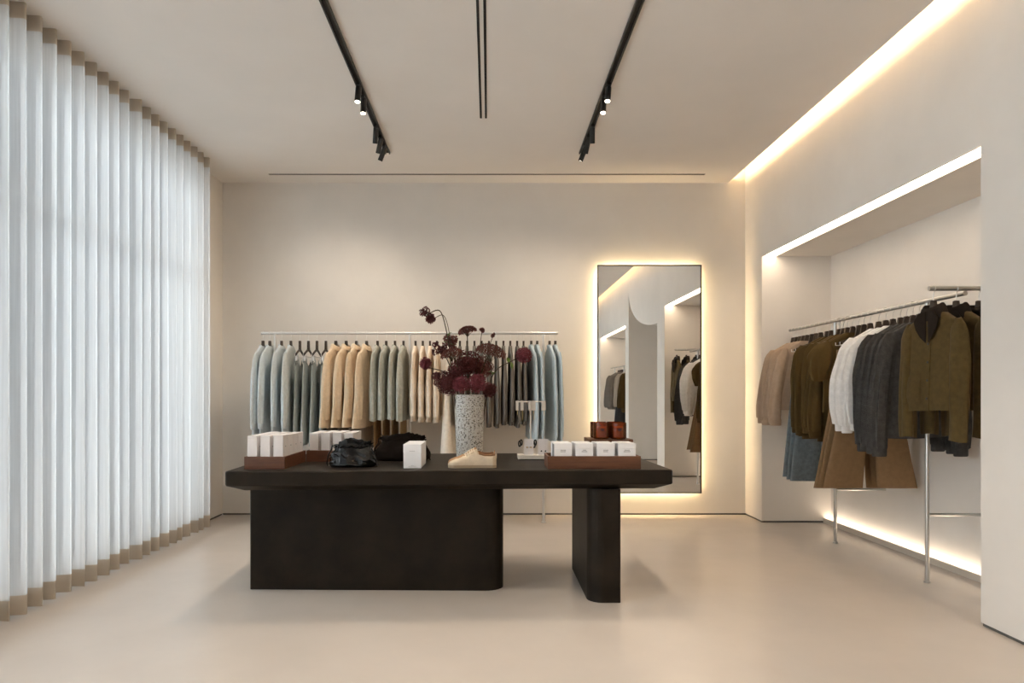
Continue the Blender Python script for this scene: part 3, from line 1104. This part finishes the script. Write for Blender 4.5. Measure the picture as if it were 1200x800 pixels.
for k, (x, w_, jm, words) in enumerate(((0.040, 0.060, 'gold', 'gold studs'), (0.128, 0.066, 'jet', 'black studs'))):
    c = thing('earring_card', 'white jewellery card with %s leaning on the cream stand' % words, 'card', (JX + x, JY + 0.035, TZ + 0.0305), 0, 'jewellery cards')
    cd = MB().box(0, w_, 0, 0.003, 0, 0.100).build('card', 'white_card', c, bevel=0.0006)
    for dx in (0.33, 0.72):
        MB().lathe([(0.001, -0.005), (0.005, -0.002), (0.005, 0.002), (0.001, 0.005)], 10).build('stud', jm, c, smooth=True).location = (w_ * dx, -0.005, 0.048 if jm == 'gold' else 0.024)
    for q in range(10):
        MB().box(-0.001, 0.001, -0.0006, 0, -0.001, 0.001).build('pin_hole', 'print_light', c).location = (w_ * (0.25 + 0.5 * (q % 2)), 0, 0.02 + 0.016 * (q // 2))
for k, (x, y, z) in enumerate(((0.012, 0.030, 0.075), (0.022, 0.036, 0.082), (0.112, 0.050, 0.080), (0.104, 0.046, 0.066))):
    c = thing('hoop_earring', 'black hoop earring on a thin holder of the cream stand, %s from the vase side' % ORD[k], 'earring', (JX + x, JY + y, TZ + 0.0305), 0, 'hoop earrings')
    MB().tube([(0, 0, 0), (0, 0, z + 0.02)], 0.0015, 6).build('holder', 'stand_cream', c)
    pts = [(0.007 * math.cos(a), -0.004, z - 0.004 + 0.017 * math.sin(a)) for a in [2 * PI * q / 20 for q in range(21)]]
    MB().tube(pts, 0.0042, 8, False).build('hoop', 'jet', c, smooth=True)

# ------------------------------------------------------------------ clothes rails
def post(b, x, y, z0, z1, r=0.0125):
    return b.tube([(x, y, z0), (x, y, z1)], r, 16)


RZ = 1.70      # rail height
BY = 6.13      # back rail
t = thing('clothes_rail', 'white clothes rail on three posts along the back wall', 'clothes rail', (0, BY, 0))
MB().tube([(-2.045, 0, RZ), (0.618, 0, RZ)], 0.0125, 16).build('rail', 'white_steel', t, smooth=True)
for x in (-1.92, -0.709, 0.491):
    post(MB(), x, 0, 0.012, RZ - 0.010).build('post', 'white_steel', t, smooth=True)
    MB().lathe([(0.022, 0), (0.022, 0.010), (0.013, 0.013)], 16, x, 0).build('foot', 'white_steel', t)
    MB().tube([(x, 0, 0.42), (x, YB - BY - 0.001, 0.42)], 0.010, 12).build('brace', 'white_steel', t, smooth=True)

NRX = 2.68


def niche_rail(yfar, ynear, legs, arm_y, label):
    t = thing('clothes_rail', label, 'clothes rail', (NRX, 0, 0))
    MB().tube([(0, yfar, RZ + 0.02), (0, ynear, RZ + 0.02)], 0.0135, 16).build('rail', 'steel', t, smooth=True)
    for y in legs:
        post(MB(), 0, y, 0.012, RZ + 0.009, 0.0125).build('post', 'steel', t, smooth=True)
        MB().lathe([(0.019, 0), (0.019, 0.010), (0.013, 0.013)], 16, 0, y).build('foot', 'steel', t)
        MB().tube([(0.01, y, 0.415), (NX - NRX - 0.001, y, 0.415)], 0.0105, 12).build('brace', 'steel', t, smooth=True)
    if arm_y is not None:
        MB().tube([(-0.205, arm_y, RZ + 0.046), (NX - NRX - 0.001, arm_y, RZ + 0.046)], 0.0135, 16).build('face_out_arm', 'steel', t, smooth=True)


niche_rail(6.075, 3.84, (4.175, 5.285), 3.84, 'steel clothes rail with a cross arm in the lit niche')
niche_rail(0.60, -2.05, (-0.62, -1.6), None, 'steel clothes rail in the niche reflected by the mirror')


# ------------------------------------------------------------------ hangers and garments
CACHE = {}


def shape(key, fn):
    """list of (name, mesh data, location) built once, then copied"""
    if key not in CACHE:
        tmp = fn()
        CACHE[key] = tmp
    return CACHE[key]


def stamp(parts, parent, swap=None):
    """link copies of cached part objects under parent; nested parts are tuples (object, [children])"""
    for o, kids in parts:
        c = o.copy()
        c.parent = parent
        COL.objects.link(c)
        for k in kids:
            kc = k.copy()
            kc.parent = c
            COL.objects.link(kc)


def proto(mb, name, m, smooth=True, bevel=0):
    o = mb.build(name, m, None, smooth=smooth, bevel=bevel)
    COL.objects.unlink(o)
    return o


def hang_z(u):
    return -0.142 - 0.078 * (abs(u) / 0.20) ** 1.15


def make_hanger(clips):
    parts = []
    # hook: over the rail (centre at z=0), down to the neck
    r = 0.0172
    pts = []
    for k in range(13):
        a = math.radians(-150 + 240 * k / 12 + 180)
        pts.append((0, r * math.cos(a), 0.001 + r * math.sin(a)))
    pts = [(r * math.cos(math.radians(x)), 0, r * math.sin(math.radians(x)) - 0.0008) for x in range(200, -61, -20)]
    pts += [(0.002, 0, -0.032), (0, 0, -0.045), (0, 0, -0.075)]
    hk = MB().tube(pts, 0.0027, 6)
    parts.append((proto(hk, 'hook', 'chrome_hook'), []))
    rings = []
    for k in range(-10, 11):
        u = k / 10 * 0.150
        zt = hang_z(u) + 0.004
        hgt = 0.046 if abs(k) <= 0 else (0.030 if abs(k) == 1 else 0.020)
        top = zt if abs(k) > 1 else (-0.068 if k == 0 else -0.070)
        bot = zt - 0.018
        th = 0.0060 - 0.002 * abs(k) / 10 + (0.003 if abs(k) < 2 else 0)
        rings.append([(u, -th, bot), (u, th, bot), (u, th, top), (u, -th, top)])
    bar = MB().loft(rings, True, True, True)
    parts.append((proto(bar, 'shoulder_bar', 'hanger_wood', smooth=False), []))
    if clips:
        parts.append((proto(MB().tube([(-0.17, 0, -0.215), (0.17, 0, -0.215)], 0.0028, 6).tube([(-0.17, 0, -0.215), (-0.17, 0, -0.195)], 0.0028, 6).tube([(0.17, 0, -0.215), (0.17, 0, -0.195)], 0.0028, 6), 'clip_bar', 'chrome_hook'), []))
        for u in (-0.11, 0.11):
            parts.append((proto(MB().box(u - 0.011, u + 0.011, -0.010, 0.010, -0.255, -0.205), 'clip', 'chrome_hook', False, 0.003), []))
    return parts


def fold(u, s, k, ph, amp):
    a = math.sin(k * u + ph + 0.8 * math.sin(7 * u + ph))
    b = math.sin(k * 1.73 * u + 2.1 * ph)
    # sharper ridges than a plain sine
    a = math.copysign(abs(a) ** 0.7, a)
    return amp * (a * 0.65 + b * 0.35) * s


def make_top(p):
    """sleeved or sleeveless upper garment hung on a hanger"""
    g = dict(sw=0.205, L=0.70, hw=0.23, t0=0.020, t1=0.030, neck=0.060, nz=-0.120, sh=-0.207, sleeve=0.58, r0=0.058, r1=0.042, rv=0.030,
             sl_out=0.055, puff=0.0, amp=0.009, k=17, m='cloth_sage', cuff=False, collar=None, cm=None, placket=False, pockets=False, hem_w=0.0, seed=1, cuff_m=None, sl_v=-0.006)
    g.update(p)
    parts = []
    rnd = random.Random(g['seed'])
    ph = rnd.uniform(0, 6)
    N = 64
    zs = [g['nz'], g['nz'] - 0.012, (g['nz'] + g['sh']) / 2, g['sh'], g['sh'] - 0.025]
    L0 = g['nz']
    nrow = 14
    zh = L0 - g['L']
    for i in range(1, nrow + 1):
        zs.append(g['sh'] - 0.025 + (zh - g['sh'] + 0.025) * i / nrow)
    rings = []

    def dims(z):
        if z >= g['sh']:
            q = (g['nz'] - z) / (g['nz'] - g['sh'])
            return g['neck'] + (g['sw'] - g['neck']) * q, g['t0'] * (0.85 + 0.15 * q)
        q = (g['sh'] - z) / (g['sh'] - zh)
        w_ = g['sw'] + (g['hw'] - g['sw']) * q
        if g['hem_w']:
            w_ -= g['hem_w'] * max(0, (q - 0.86) / 0.14)
        return w_, g['t0'] * 0.85 + (g['t1'] - g['t0'] * 0.85) * min(1, q * 1.15)

    def vpos(u, z):
        q = max(0.0, min(1.0, (g['sh'] - z) / (g['sh'] - zh)))
        return fold(u, 0.15 + 0.85 * q, g['k'], ph, g['amp'])

    for z in zs:
        w_, th = dims(z)
        ring = []
        for j in range(N):
            a = 2 * PI * j / N
            ca, sa = math.cos(a), math.sin(a)
            e = 0.55 if z >= g['sh'] else 0.72
            u = w_ * math.copysign(abs(ca) ** e, ca)
            v = th * math.copysign(abs(sa) ** e, sa)
            zz = z + (0.006 * math.sin(9 * u + ph) if z == zs[-1] else 0)
            ring.append((u, v + vpos(u, z), zz))
        rings.append(ring)
    body = proto(MB().loft(rings, True), 'body', g['m'])
    kids = []
    if g['placket']:
        b = MB()
        r1, r2 = [], []
        for i in range(13):
            z = g['nz'] - 0.03 + (zh - g['nz'] + 0.03) * i / 12
            w_, th = dims(z)
            f = -th - 0.0025
            r1.append([(-0.016, f + vpos(-0.016, z), z), (-0.014, f - 0.003 + vpos(-0.014, z), z), (0.014, f - 0.003 + vpos(0.014, z), z), (0.016, f + vpos(0.016, z), z)])
        b.loft(r1, closed=False)
        kids.append(proto(b, 'placket', g['m']))
        for i in range(5):
            z = g['nz'] - 0.09 - i * (g['L'] - 0.16) / 4
            w_, th = dims(z)
            bt = MB().tube([(0, -th - 0.005 + vpos(0, z), z), (0, -th - 0.0085 + vpos(0, z), z)], 0.007, 10)
            kids.append(proto(bt, 'button', g.get('button_m', 'hanger_wood')))
    if g['pockets']:
        for sgn in (-1, 1):
            r1 = []
            zc = zh + 0.20
            for i in range(5):
                z = zc - 0.16 * i / 4
                w_, th = dims(z)
                row = []
                for u in [sgn * (0.055 + 0.12 * q / 5) for q in range(6)]:
                    e = (1 - (abs(u) / w_) ** 2.67) ** 0.375 if abs(u) < w_ else 0.1
                    row.append((u, -th * e - (0.004 if i in (0, 4) or False else 0.011) + vpos(u, z), z))
                r1.append(row)
            kids.append(proto(MB().loft(r1, closed=False), 'pocket', g['m']))
    parts.append((body, kids))
    if g['sleeve']:
        for sgn in (-1, 1):
            rings = []
            NS = 16
            n2 = 28
            for i in range(NS + 1):
                s = i / NS
                z = g['sh'] + 0.020 - (g['sleeve']) * s
                uc = g['sw'] - 0.016 + (g['sl_out'] - 0.002) * (1 - (1 - s) ** 1.6) + 0.01 * math.sin(3 * s + ph)
                rr = g['r0'] + (g['r1'] - g['r0']) * s + g['puff'] * math.sin(PI * min(1, s * 1.02)) ** 1.2
                rv = g['rv'] * (0.50 + 0.50 * min(1.0, s * 1.7)) * (1.08 - 0.10 * s) + g['puff'] * 0.35 * math.sin(PI * s)
                if i == 0:
                    rr *= 0.35
                    rv *= 0.5
                elif i == 1:
                    rr *= 0.80
                    rv *= 0.85
                ring = []
                for j in range(n2):
                    a = 2 * PI * j / n2
                    fl = 1 + (0.17 * math.sin(3 * a + 1.6 * s + ph) + 0.07 * math.sin(5 * a - 5 * s + 2 * ph) + 0.025 * math.sin(17 * s + 2 * a + ph) + (0.10 * math.sin(9 * a + ph) if g['puff'] else 0)) * min(1, s * 3)
                    ring.append((sgn * (uc + rr * math.cos(a) * fl), rv * math.sin(a) * fl + g['sl_v'] * sgn * 0 + g['sl_v'], z + 0.004 * math.sin(2 * a)))
                rings.append(ring)
            kid = []
            if g['cuff']:
                rc = g['r1'] * (0.95 if not g['puff'] else 0.85)
                cr = []
                zc = rings[-1][0][2]
                zc = g['sh'] + 0.020 - g['sleeve']
                uc = sum(p_[0] for p_ in rings[-1]) / n2
                for dz, f in ((0.012, 0.98), (0.0, 1.06), (-0.045, 1.03), (-0.05, 0.9)):
                    cr.append([(uc + rc * f * math.cos(2 * PI * j / n2), g['rv'] * 0.80 * f * math.sin(2 * PI * j / n2) + g['sl_v'], zc + dz) for j in range(n2)])
                kid.append(proto(MB().loft(cr, True), 'cuff', g['cuff_m'] or g['m']))
            parts.append((proto(MB().loft(rings, True, True, False), 'sleeve', g['m']), kid))
    cm = g['cm'] or g['m']
    if g['collar'] in ('stand', 'fold'):
        rings = []
        hgt = 0.012 if g['collar'] == 'stand' else 0.022
        prof = [(1.04, -0.012), (1.02, hgt * 0.6), (0.98, hgt)]
        if g['collar'] == 'fold':
            prof += [(1.10, hgt * 0.9), (1.30, hgt * 0.1), (1.38, -0.022)]
        for f, dz in prof:
            ring = []
            for j in range(N):
                a = 2 * PI * j / N
                ca, sa = math.cos(a), math.sin(a)
                e = 0.8
                # lower at the front (-v)
                drop = 0.022 * max(0, -sa)
                ring.append((g['neck'] * f * math.copysign(abs(ca) ** e, ca), (g['t0'] + 0.004) * (f ** 1.5) * math.copysign(abs(sa) ** e, sa), g['nz'] + dz - drop))
            rings.append(ring)
        parts.append((proto(MB().loft(rings, True), 'collar', cm), []))
    if g['collar'] == 'lapel':
        # big turned-down collar with pointed lapels in front
        rings = []
        for f, dz in ((1.0, -0.01), (1.0, 0.026), (1.10, 0.034), (1.35, 0.018), (1.65, -0.020), (1.75, -0.040)):
            ring = []
            for j in range(N):
                a = 2 * PI * j / N
                ca, sa = math.cos(a), math.sin(a)
                drop = 0.025 * max(0, -sa)
                ring.append((g['neck'] * f * math.copysign(abs(ca) ** 0.8, ca), (g['t0'] + 0.003) * min(f, 1.28) * math.copysign(abs(sa) ** 0.8, sa), g['nz'] + dz - drop))
            rings.append(ring)
        parts.append((proto(MB().loft(rings, True), 'collar', cm), []))
        for sgn in (-1, 1):
            b = MB()
            z0 = g['nz']
            vf = -g['t0'] - 0.014
            out = [(0.010, z0 - 0.01), (0.060, z0 - 0.015), (0.100, z0 - 0.060), (0.085, z0 - 0.105), (0.050, z0 - 0.150), (0.012, z0 - 0.185)]
            v1 = [(sgn * u, vf - (0.0 if i in (0, 5) else 0.006), z) for i, (u, z) in enumerate(out)]
            v2 = [(x, y + 0.004, z) for x, y, z in v1]
            n_ = len(out)
            b.add(v1 + v2, [tuple(range(n_)), tuple(range(2 * n_ - 1, n_ - 1, -1))] + [(i, (i + 1) % n_, (i + 1) % n_ + n_, i + n_) for i in range(n_)])
            parts.append((proto(b, 'lapel', cm, smooth=False), []))
    return parts


def make_trousers(p):
    g = dict(top=-0.247, L=1.01, ww=0.15, lw=0.11, hw=0.13, t=0.020, m='cloth_denim', amp=0.004, seed=1, skirt=False, spread=0.0)
    g.update(p)
    rnd = random.Random(g['seed'])
    ph = rnd.uniform(0, 6)
    parts = []
    N = 28

    def ring(cx, w_, th, z, amp):
        out = []
        for j in range(N):
            a = 2 * PI * j / N
            ca, sa = math.cos(a), math.sin(a)
            u = cx + w_ * math.copysign(abs(ca) ** 0.8, ca)
            v = th * math.copysign(abs(sa) ** 0.8, sa) + fold(u, 1, 30, ph, amp)
            out.append((u, v, z))
        return out
    wb = [ring(0, g['ww'], g['t'] * 0.95, g['top'] - 0.045 * i / 3, 0) for i in range(4)]
    parts.append((proto(MB().loft(wb, True), 'waistband', g['m']), []))
    if g['skirt']:
        rings = []
        for i in range(15):
            s = i / 14
            rings.append(ring(0, g['ww'] + (g['hw'] - g['ww']) * s, g['t'] * (0.85 + 0.3 * s), g['top'] - 0.042 - (g['L'] - 0.042) * s, g['amp'] * s))
        parts.append((proto(MB().loft(rings, True), 'skirt_panel', g['m']), []))
    else:
        hip = []
        for i in range(5):
            s = i / 4
            hip.append(ring(0, g['ww'] + 0.012 * s, g['t'] * (0.8 + 0.2 * s), g['top'] - 0.042 - 0.20 * s, 0.001))
        parts.append((proto(MB().loft(hip, True), 'seat', g['m']), []))
        for sgn in (-1, 1):
            rings = []
            for i in range(15):
                s = i / 14
                w_ = g['ww'] * 0.5 + 0.004 + (g['hw'] - g['ww'] * 0.5) * s
                cx = sgn * (g['ww'] * 0.5 + 0.006 + (g['hw'] - g['ww'] * 0.5) * 0.9 * s + g['spread'] * s)
                rings.append(ring(cx, w_, g['t'] * (0.92 + 0.12 * s), g['top'] - 0.225 - (g['L'] - 0.225) * s, g['amp'] * s))
            parts.append((proto(MB().loft(rings, True), 'leg', g['m']), []))
    return parts


def make_cami(p):
    """slip top on thin straps held by the clips"""
    g = dict(top=-0.29, L=0.70, hw=0.22, t=0.024, m='cloth_greygreen', seed=1, k=30)
    g.update(p)
    rnd = random.Random(g['seed'])
    ph = rnd.uniform(0, 6)
    N = 40
    rings = []
    for i in range(16):
        s = i / 15
        w_ = 0.165 + (g['hw'] - 0.165) * s
        ring = []
        for j in range(N):
            a = 2 * PI * j / N
            ca, sa = math.cos(a), math.sin(a)
            u = w_ * math.copysign(abs(ca) ** 0.8, ca)
            z = g['top'] - g['L'] * s
            if i == 0:
                z += 0.045 * max(0, 1 - abs(abs(u) - 0.105) / 0.07) - 0.015
            ring.append((u, g['t'] * (0.45 + 0.85 * s) * math.copysign(abs(sa) ** 0.8, sa) + fold(u, s, g['k'], ph, 0.008), z))
        rings.append(ring)
    parts = [(proto(MB().loft(rings, True), 'body', g['m']), [])]
    for u in (-0.11, 0.11):
        parts.append((proto(MB().tube([(u, -0.0152, -0.250), (u, -0.0152, -0.28), (u, -0.012, g['top'] + 0.05)], 0.0028, 6).tube([(u, 0.0152, -0.250), (u, 0.0152, -0.28), (u, 0.012, g['top'] + 0.05)], 0.0028, 6), 'strap', g['m']), []))
    return parts


def hang(kind, name, label, cat, group, x, y, rz, params, clips=False, z=None, variants=2, hlabel=None, tilt=0.0):
    z = z if z is not None else RZ
    hp = shape(('hanger', clips), lambda: make_hanger(clips))
    h = thing('clothes_hanger', hlabel or ('dark wooden hanger holding the ' + label)[:140], 'hanger', (x, y, z), rz, 'hangers: ' + group)
    stamp(hp, h)
    params = dict(params)
    params['seed'] = random.randint(0, variants - 1) + 1
    key = (kind, tuple(sorted(params.items())))
    fn = {'top': make_top, 'trousers': make_trousers, 'cami': make_cami}[kind]
    gp = shape(key, lambda: fn(params))
    g = thing(name, label, cat, (x, y, z), rz, group)
    stamp(gp, g)
    g.scale = (1, 1, random.uniform(0.965, 1.0))
    return g


def trim(s, n=15):
    return ' '.join(s.split()[:n])


def row(kind, name, desc, cat, group, spots, rz, params, clips=False, end='', z=None, jit=0.022):
    for i, (x, y) in enumerate(spots):
        num = ORD[i] + ' ' if len(spots) > 1 else ''
        lab = '%s%s %s' % (num, desc, end)
        hl = 'dark wooden hanger of the %s%s %s' % (num, name.replace('_', ' '), end)
        hang(kind, name, lab.strip(), cat, group, x, y, rz + random.uniform(-jit, jit), params, clips, z, hlabel=hl.strip())


def bpx(p):
    """rail position along the back wall for a hanger whose hook sits at this distance from the room's axis"""
    return (p - 573) * BY / 800


R90 = PI / 2
back = lambda L: [(bpx(p), BY) for p in L]
row('top', 'shirt', 'pale blue shirt', 'shirt', 'pale blue shirts on the back rail', back((308.2, 316.2, 330, 341)), R90,
    dict(m='cloth_pale_blue', L=0.80, hw=0.245, t0=0.019, t1=0.024, sleeve=0.62, sl_out=0.06, rv=0.026, collar='stand', cuff=True, amp=0.009), end='from the window end of the rail')
row('cami', 'camisole', 'grey-green silk camisole', 'camisole', 'grey-green camisoles on the back rail', back((351.5, 361.5, 371.5, 382)), R90,
    dict(m='cloth_greygreen', L=0.72, hw=0.225), clips=True, end='counted from the pale blue shirts')
row('top', 'coat', 'beige flared coat', 'coat', 'beige coats on the back rail', back((393.5, 405.7, 417.7, 429.5)), R90 - 0.15,
    dict(m='cloth_beige', L=0.72, hw=0.35, t0=0.021, t1=0.034, sleeve=0.58, r0=0.054, r1=0.050, sl_out=0.055, rv=0.036, collar='fold', placket=True, amp=0.004, button_m='cloth_beige'), end='counted from the camisoles')
row('top', 'knit_top', 'sage knit top', 'knit top', 'sage knit tops on the back rail', back((442.5, 452.7, 463, 473)), R90 - 0.07,
    dict(m='cloth_sage', L=0.66, hw=0.215, t0=0.020, t1=0.026, sleeve=0.60, r0=0.055, r1=0.038, rv=0.030, sl_out=0.035, collar='stand', amp=0.006), end='counted from the beige coats')
row('top', 'cream_top', 'cream top', 'top', 'cream tops on the back rail', back((487, 495.5, 504, 512)), R90,
    dict(m='cloth_cream', L=0.68, hw=0.23, t0=0.017, t1=0.026, sleeve=0.57, r0=0.05, r1=0.045, rv=0.025, sl_out=0.04, amp=0.005), end='counted from the middle rail post')
row('top', 'dress', 'long ivory sleeveless dress', 'dress', 'ivory dresses on the back rail', back((526.0,)), R90,
    dict(m='cloth_ivory', L=1.22, hw=0.33, t0=0.020, t1=0.066, sleeve=0, amp=0.010), end='next to the cream tops')
row('top', 'taupe_top', 'taupe long-sleeved top', 'top', 'taupe tops on the back rail', back((539, 547.5, 556, 564.5, 573, 581.5, 590, 598, 606, 613.5)), R90,
    dict(m='cloth_taupe', L=0.72, hw=0.215, t0=0.016, t1=0.019, sleeve=0.62, r0=0.05, r1=0.044, rv=0.019, sl_out=0.035, amp=0.006), end='counted from the ivory dress')
row('top', 'shirt_dress', 'sky blue shirt dress', 'dress', 'sky blue shirt dresses on the back rail', back((622.5, 629.5, 644, 650.7)), R90 + 0.10,
    dict(m='cloth_sky', L=0.85, hw=0.31, t0=0.016, t1=0.017, sleeve=0.70, r0=0.056, r1=0.058, rv=0.018, sl_out=0.06, collar='stand', cuff=True, amp=0.004), end='counted from the taupe tops', jit=0.005)

# wide trousers and skirts hung inside the coats and knits (sets on one hanger)
for i, p in enumerate((442.5, 452.7, 463, 473)):
    g = thing('trousers', '%s camel trousers showing below the sage knit tops' % ORD[i], 'trousers', (bpx(p), BY, RZ), R90 - 0.07, 'camel trousers under the sage tops')
    stamp(shape(('tr_set',), lambda: make_trousers(dict(top=-0.24, L=0.98, ww=0.130, hw=0.068, t=0.004, amp=0.002, m='cloth_camel'))), g)
for i, p in enumerate((393.5, 405.7, 417.7, 429.5)):
    g = thing('skirt', '%s stone skirt showing below the beige coats' % ORD[i], 'skirt', (bpx(p), BY, RZ), R90 - 0.15, 'stone skirts under the beige coats')
    stamp(shape(('sk_set',), lambda: make_trousers(dict(top=-0.24, L=0.80, ww=0.140, hw=0.22, t=0.008, m='cloth_stone', skirt=True))), g)

nz = RZ + 0.02
nic = lambda L: [(NRX, y) for y in L]
row('top', 'short_jacket', 'fawn short jacket', 'jacket', 'fawn jackets in the niche', nic((6.01, 5.945, 5.88, 5.815, 5.75)), 0,
    dict(m='cloth_fawn', L=0.58, hw=0.25, t0=0.017, t1=0.019, sleeve=0.60, r0=0.055, r1=0.05, rv=0.021, sl_out=0.075, cuff=True), end='from the back-wall end of the niche rail', z=nz)
row('trousers', 'jeans', 'grey-blue jeans', 'jeans', 'grey-blue jeans in the niche', nic((5.665, 5.59, 5.515)), 0,
    dict(m='cloth_denim', L=1.03, ww=0.155, hw=0.12, t=0.020), clips=True, end='counted from the fawn jackets', z=nz)
row('top', 'olive_shirt', 'olive brown shirt', 'shirt', 'olive shirts in the niche', nic((5.41, 5.345, 5.225, 5.165, 5.105)), 0,
    dict(m='cloth_olive', L=0.80, hw=0.225, t0=0.017, t1=0.018, sleeve=0.66, r0=0.058, r1=0.05, rv=0.020, sl_out=0.05, amp=0.006, cuff=True), end='counted from the jeans', z=nz)
row('top', 'olive_blouse', 'cropped olive blouse with puffed sleeves', 'blouse', 'olive blouse in the niche', nic((5.03,)), 0,
    dict(m='cloth_olive', L=0.60, hw=0.225, t0=0.022, t1=0.032, sleeve=0.30, r0=0.06, r1=0.05, rv=0.026, sl_out=0.06, puff=0.03, amp=0.009, k=60), end='next to the olive shirts', z=nz)
row('trousers', 'trousers', 'camel brown trousers', 'trousers', 'camel trousers in the niche', nic((4.945, 4.88, 4.80)), 0,
    dict(m='cloth_camel_brown', L=1.0, ww=0.165, hw=0.135, t=0.020, spread=0.055), clips=True, end='counted from the olive blouse', z=nz)
row('top', 'white_blouse', 'white blouse with full sleeves', 'blouse', 'white blouses in the niche', nic((4.695, 4.61, 4.53)), 0,
    dict(m='cloth_white', L=0.70, hw=0.23, t0=0.020, t1=0.026, sleeve=0.60, r0=0.062, r1=0.042, rv=0.021, sl_out=0.07, puff=0.024, cuff=True, amp=0.008, k=24), end='counted from the camel trousers', z=nz)
row('top', 'sweater', 'charcoal knit sweater', 'sweater', 'charcoal sweaters in the niche', nic((4.445, 4.38, 4.315, 4.25)), 0,
    dict(m='cloth_charcoal', L=0.72, hw=0.25, t0=0.019, t1=0.022, sleeve=0.72, r0=0.066, r1=0.052, rv=0.022, sl_out=0.06, puff=0.010, cuff=True, amp=0.007, hem_w=0.02), end='counted from the white blouses', z=nz)
# jackets on the cross arm
row('top', 'olive_jacket', 'olive wool jacket with dark corduroy collar', 'jacket', 'olive jackets on the cross arm',
    [(2.500, 3.84), (2.628, 3.84), (2.756, 3.84)], -R90 + 0.06,
    dict(m='cloth_jacket', L=0.57, hw=0.225, t0=0.026, t1=0.036, sleeve=0.66, r0=0.060, r1=0.054, rv=0.034, sl_out=0.025, collar='lapel', cm='cloth_corduroy', placket=True, pockets=True, amp=0.003, button_m='jet'),
    end='counted from the arm tip', z=RZ + 0.046, jit=0.02)

# the niche seen in the mirror
mir = lambda a, n_, d: [(NRX, a - d * i) for i in range(n_)]
row('top', 'olive_overshirt', 'olive overshirt in the niche seen in the mirror', 'shirt', 'olive overshirts in the mirrored niche', mir(0.42, 3, 0.085), 0,
    dict(m='cloth_olive', L=0.78, hw=0.225, t0=0.02, t1=0.024, sleeve=0.64, r0=0.058, r1=0.05, rv=0.026, sl_out=0.05), z=nz)
row('top', 'stone_jacket', 'stone jacket in the niche seen in the mirror', 'jacket', 'stone jackets in the mirrored niche', mir(0.14, 4, 0.085), 0,
    dict(m='cloth_stone', L=0.62, hw=0.25, t0=0.02, t1=0.026, sleeve=0.62, r0=0.058, r1=0.05, rv=0.026, sl_out=0.06), z=nz)
row('trousers', 'dark_trousers', 'dark trousers in the niche seen in the mirror', 'trousers', 'dark trousers in the mirrored niche', mir(-0.24, 3, 0.08), 0,
    dict(m='cloth_slate', L=1.0, ww=0.16, hw=0.12, t=0.02), clips=True, z=nz)
row('top', 'grey_cardigan', 'grey cardigan in the niche seen in the mirror', 'cardigan', 'grey cardigans in the mirrored niche', mir(-0.74, 6, 0.09), 0,
    dict(m='cloth_taupe', L=0.76, hw=0.24, t0=0.02, t1=0.026, sleeve=0.66, r0=0.06, r1=0.05, rv=0.026, sl_out=0.05), z=nz)
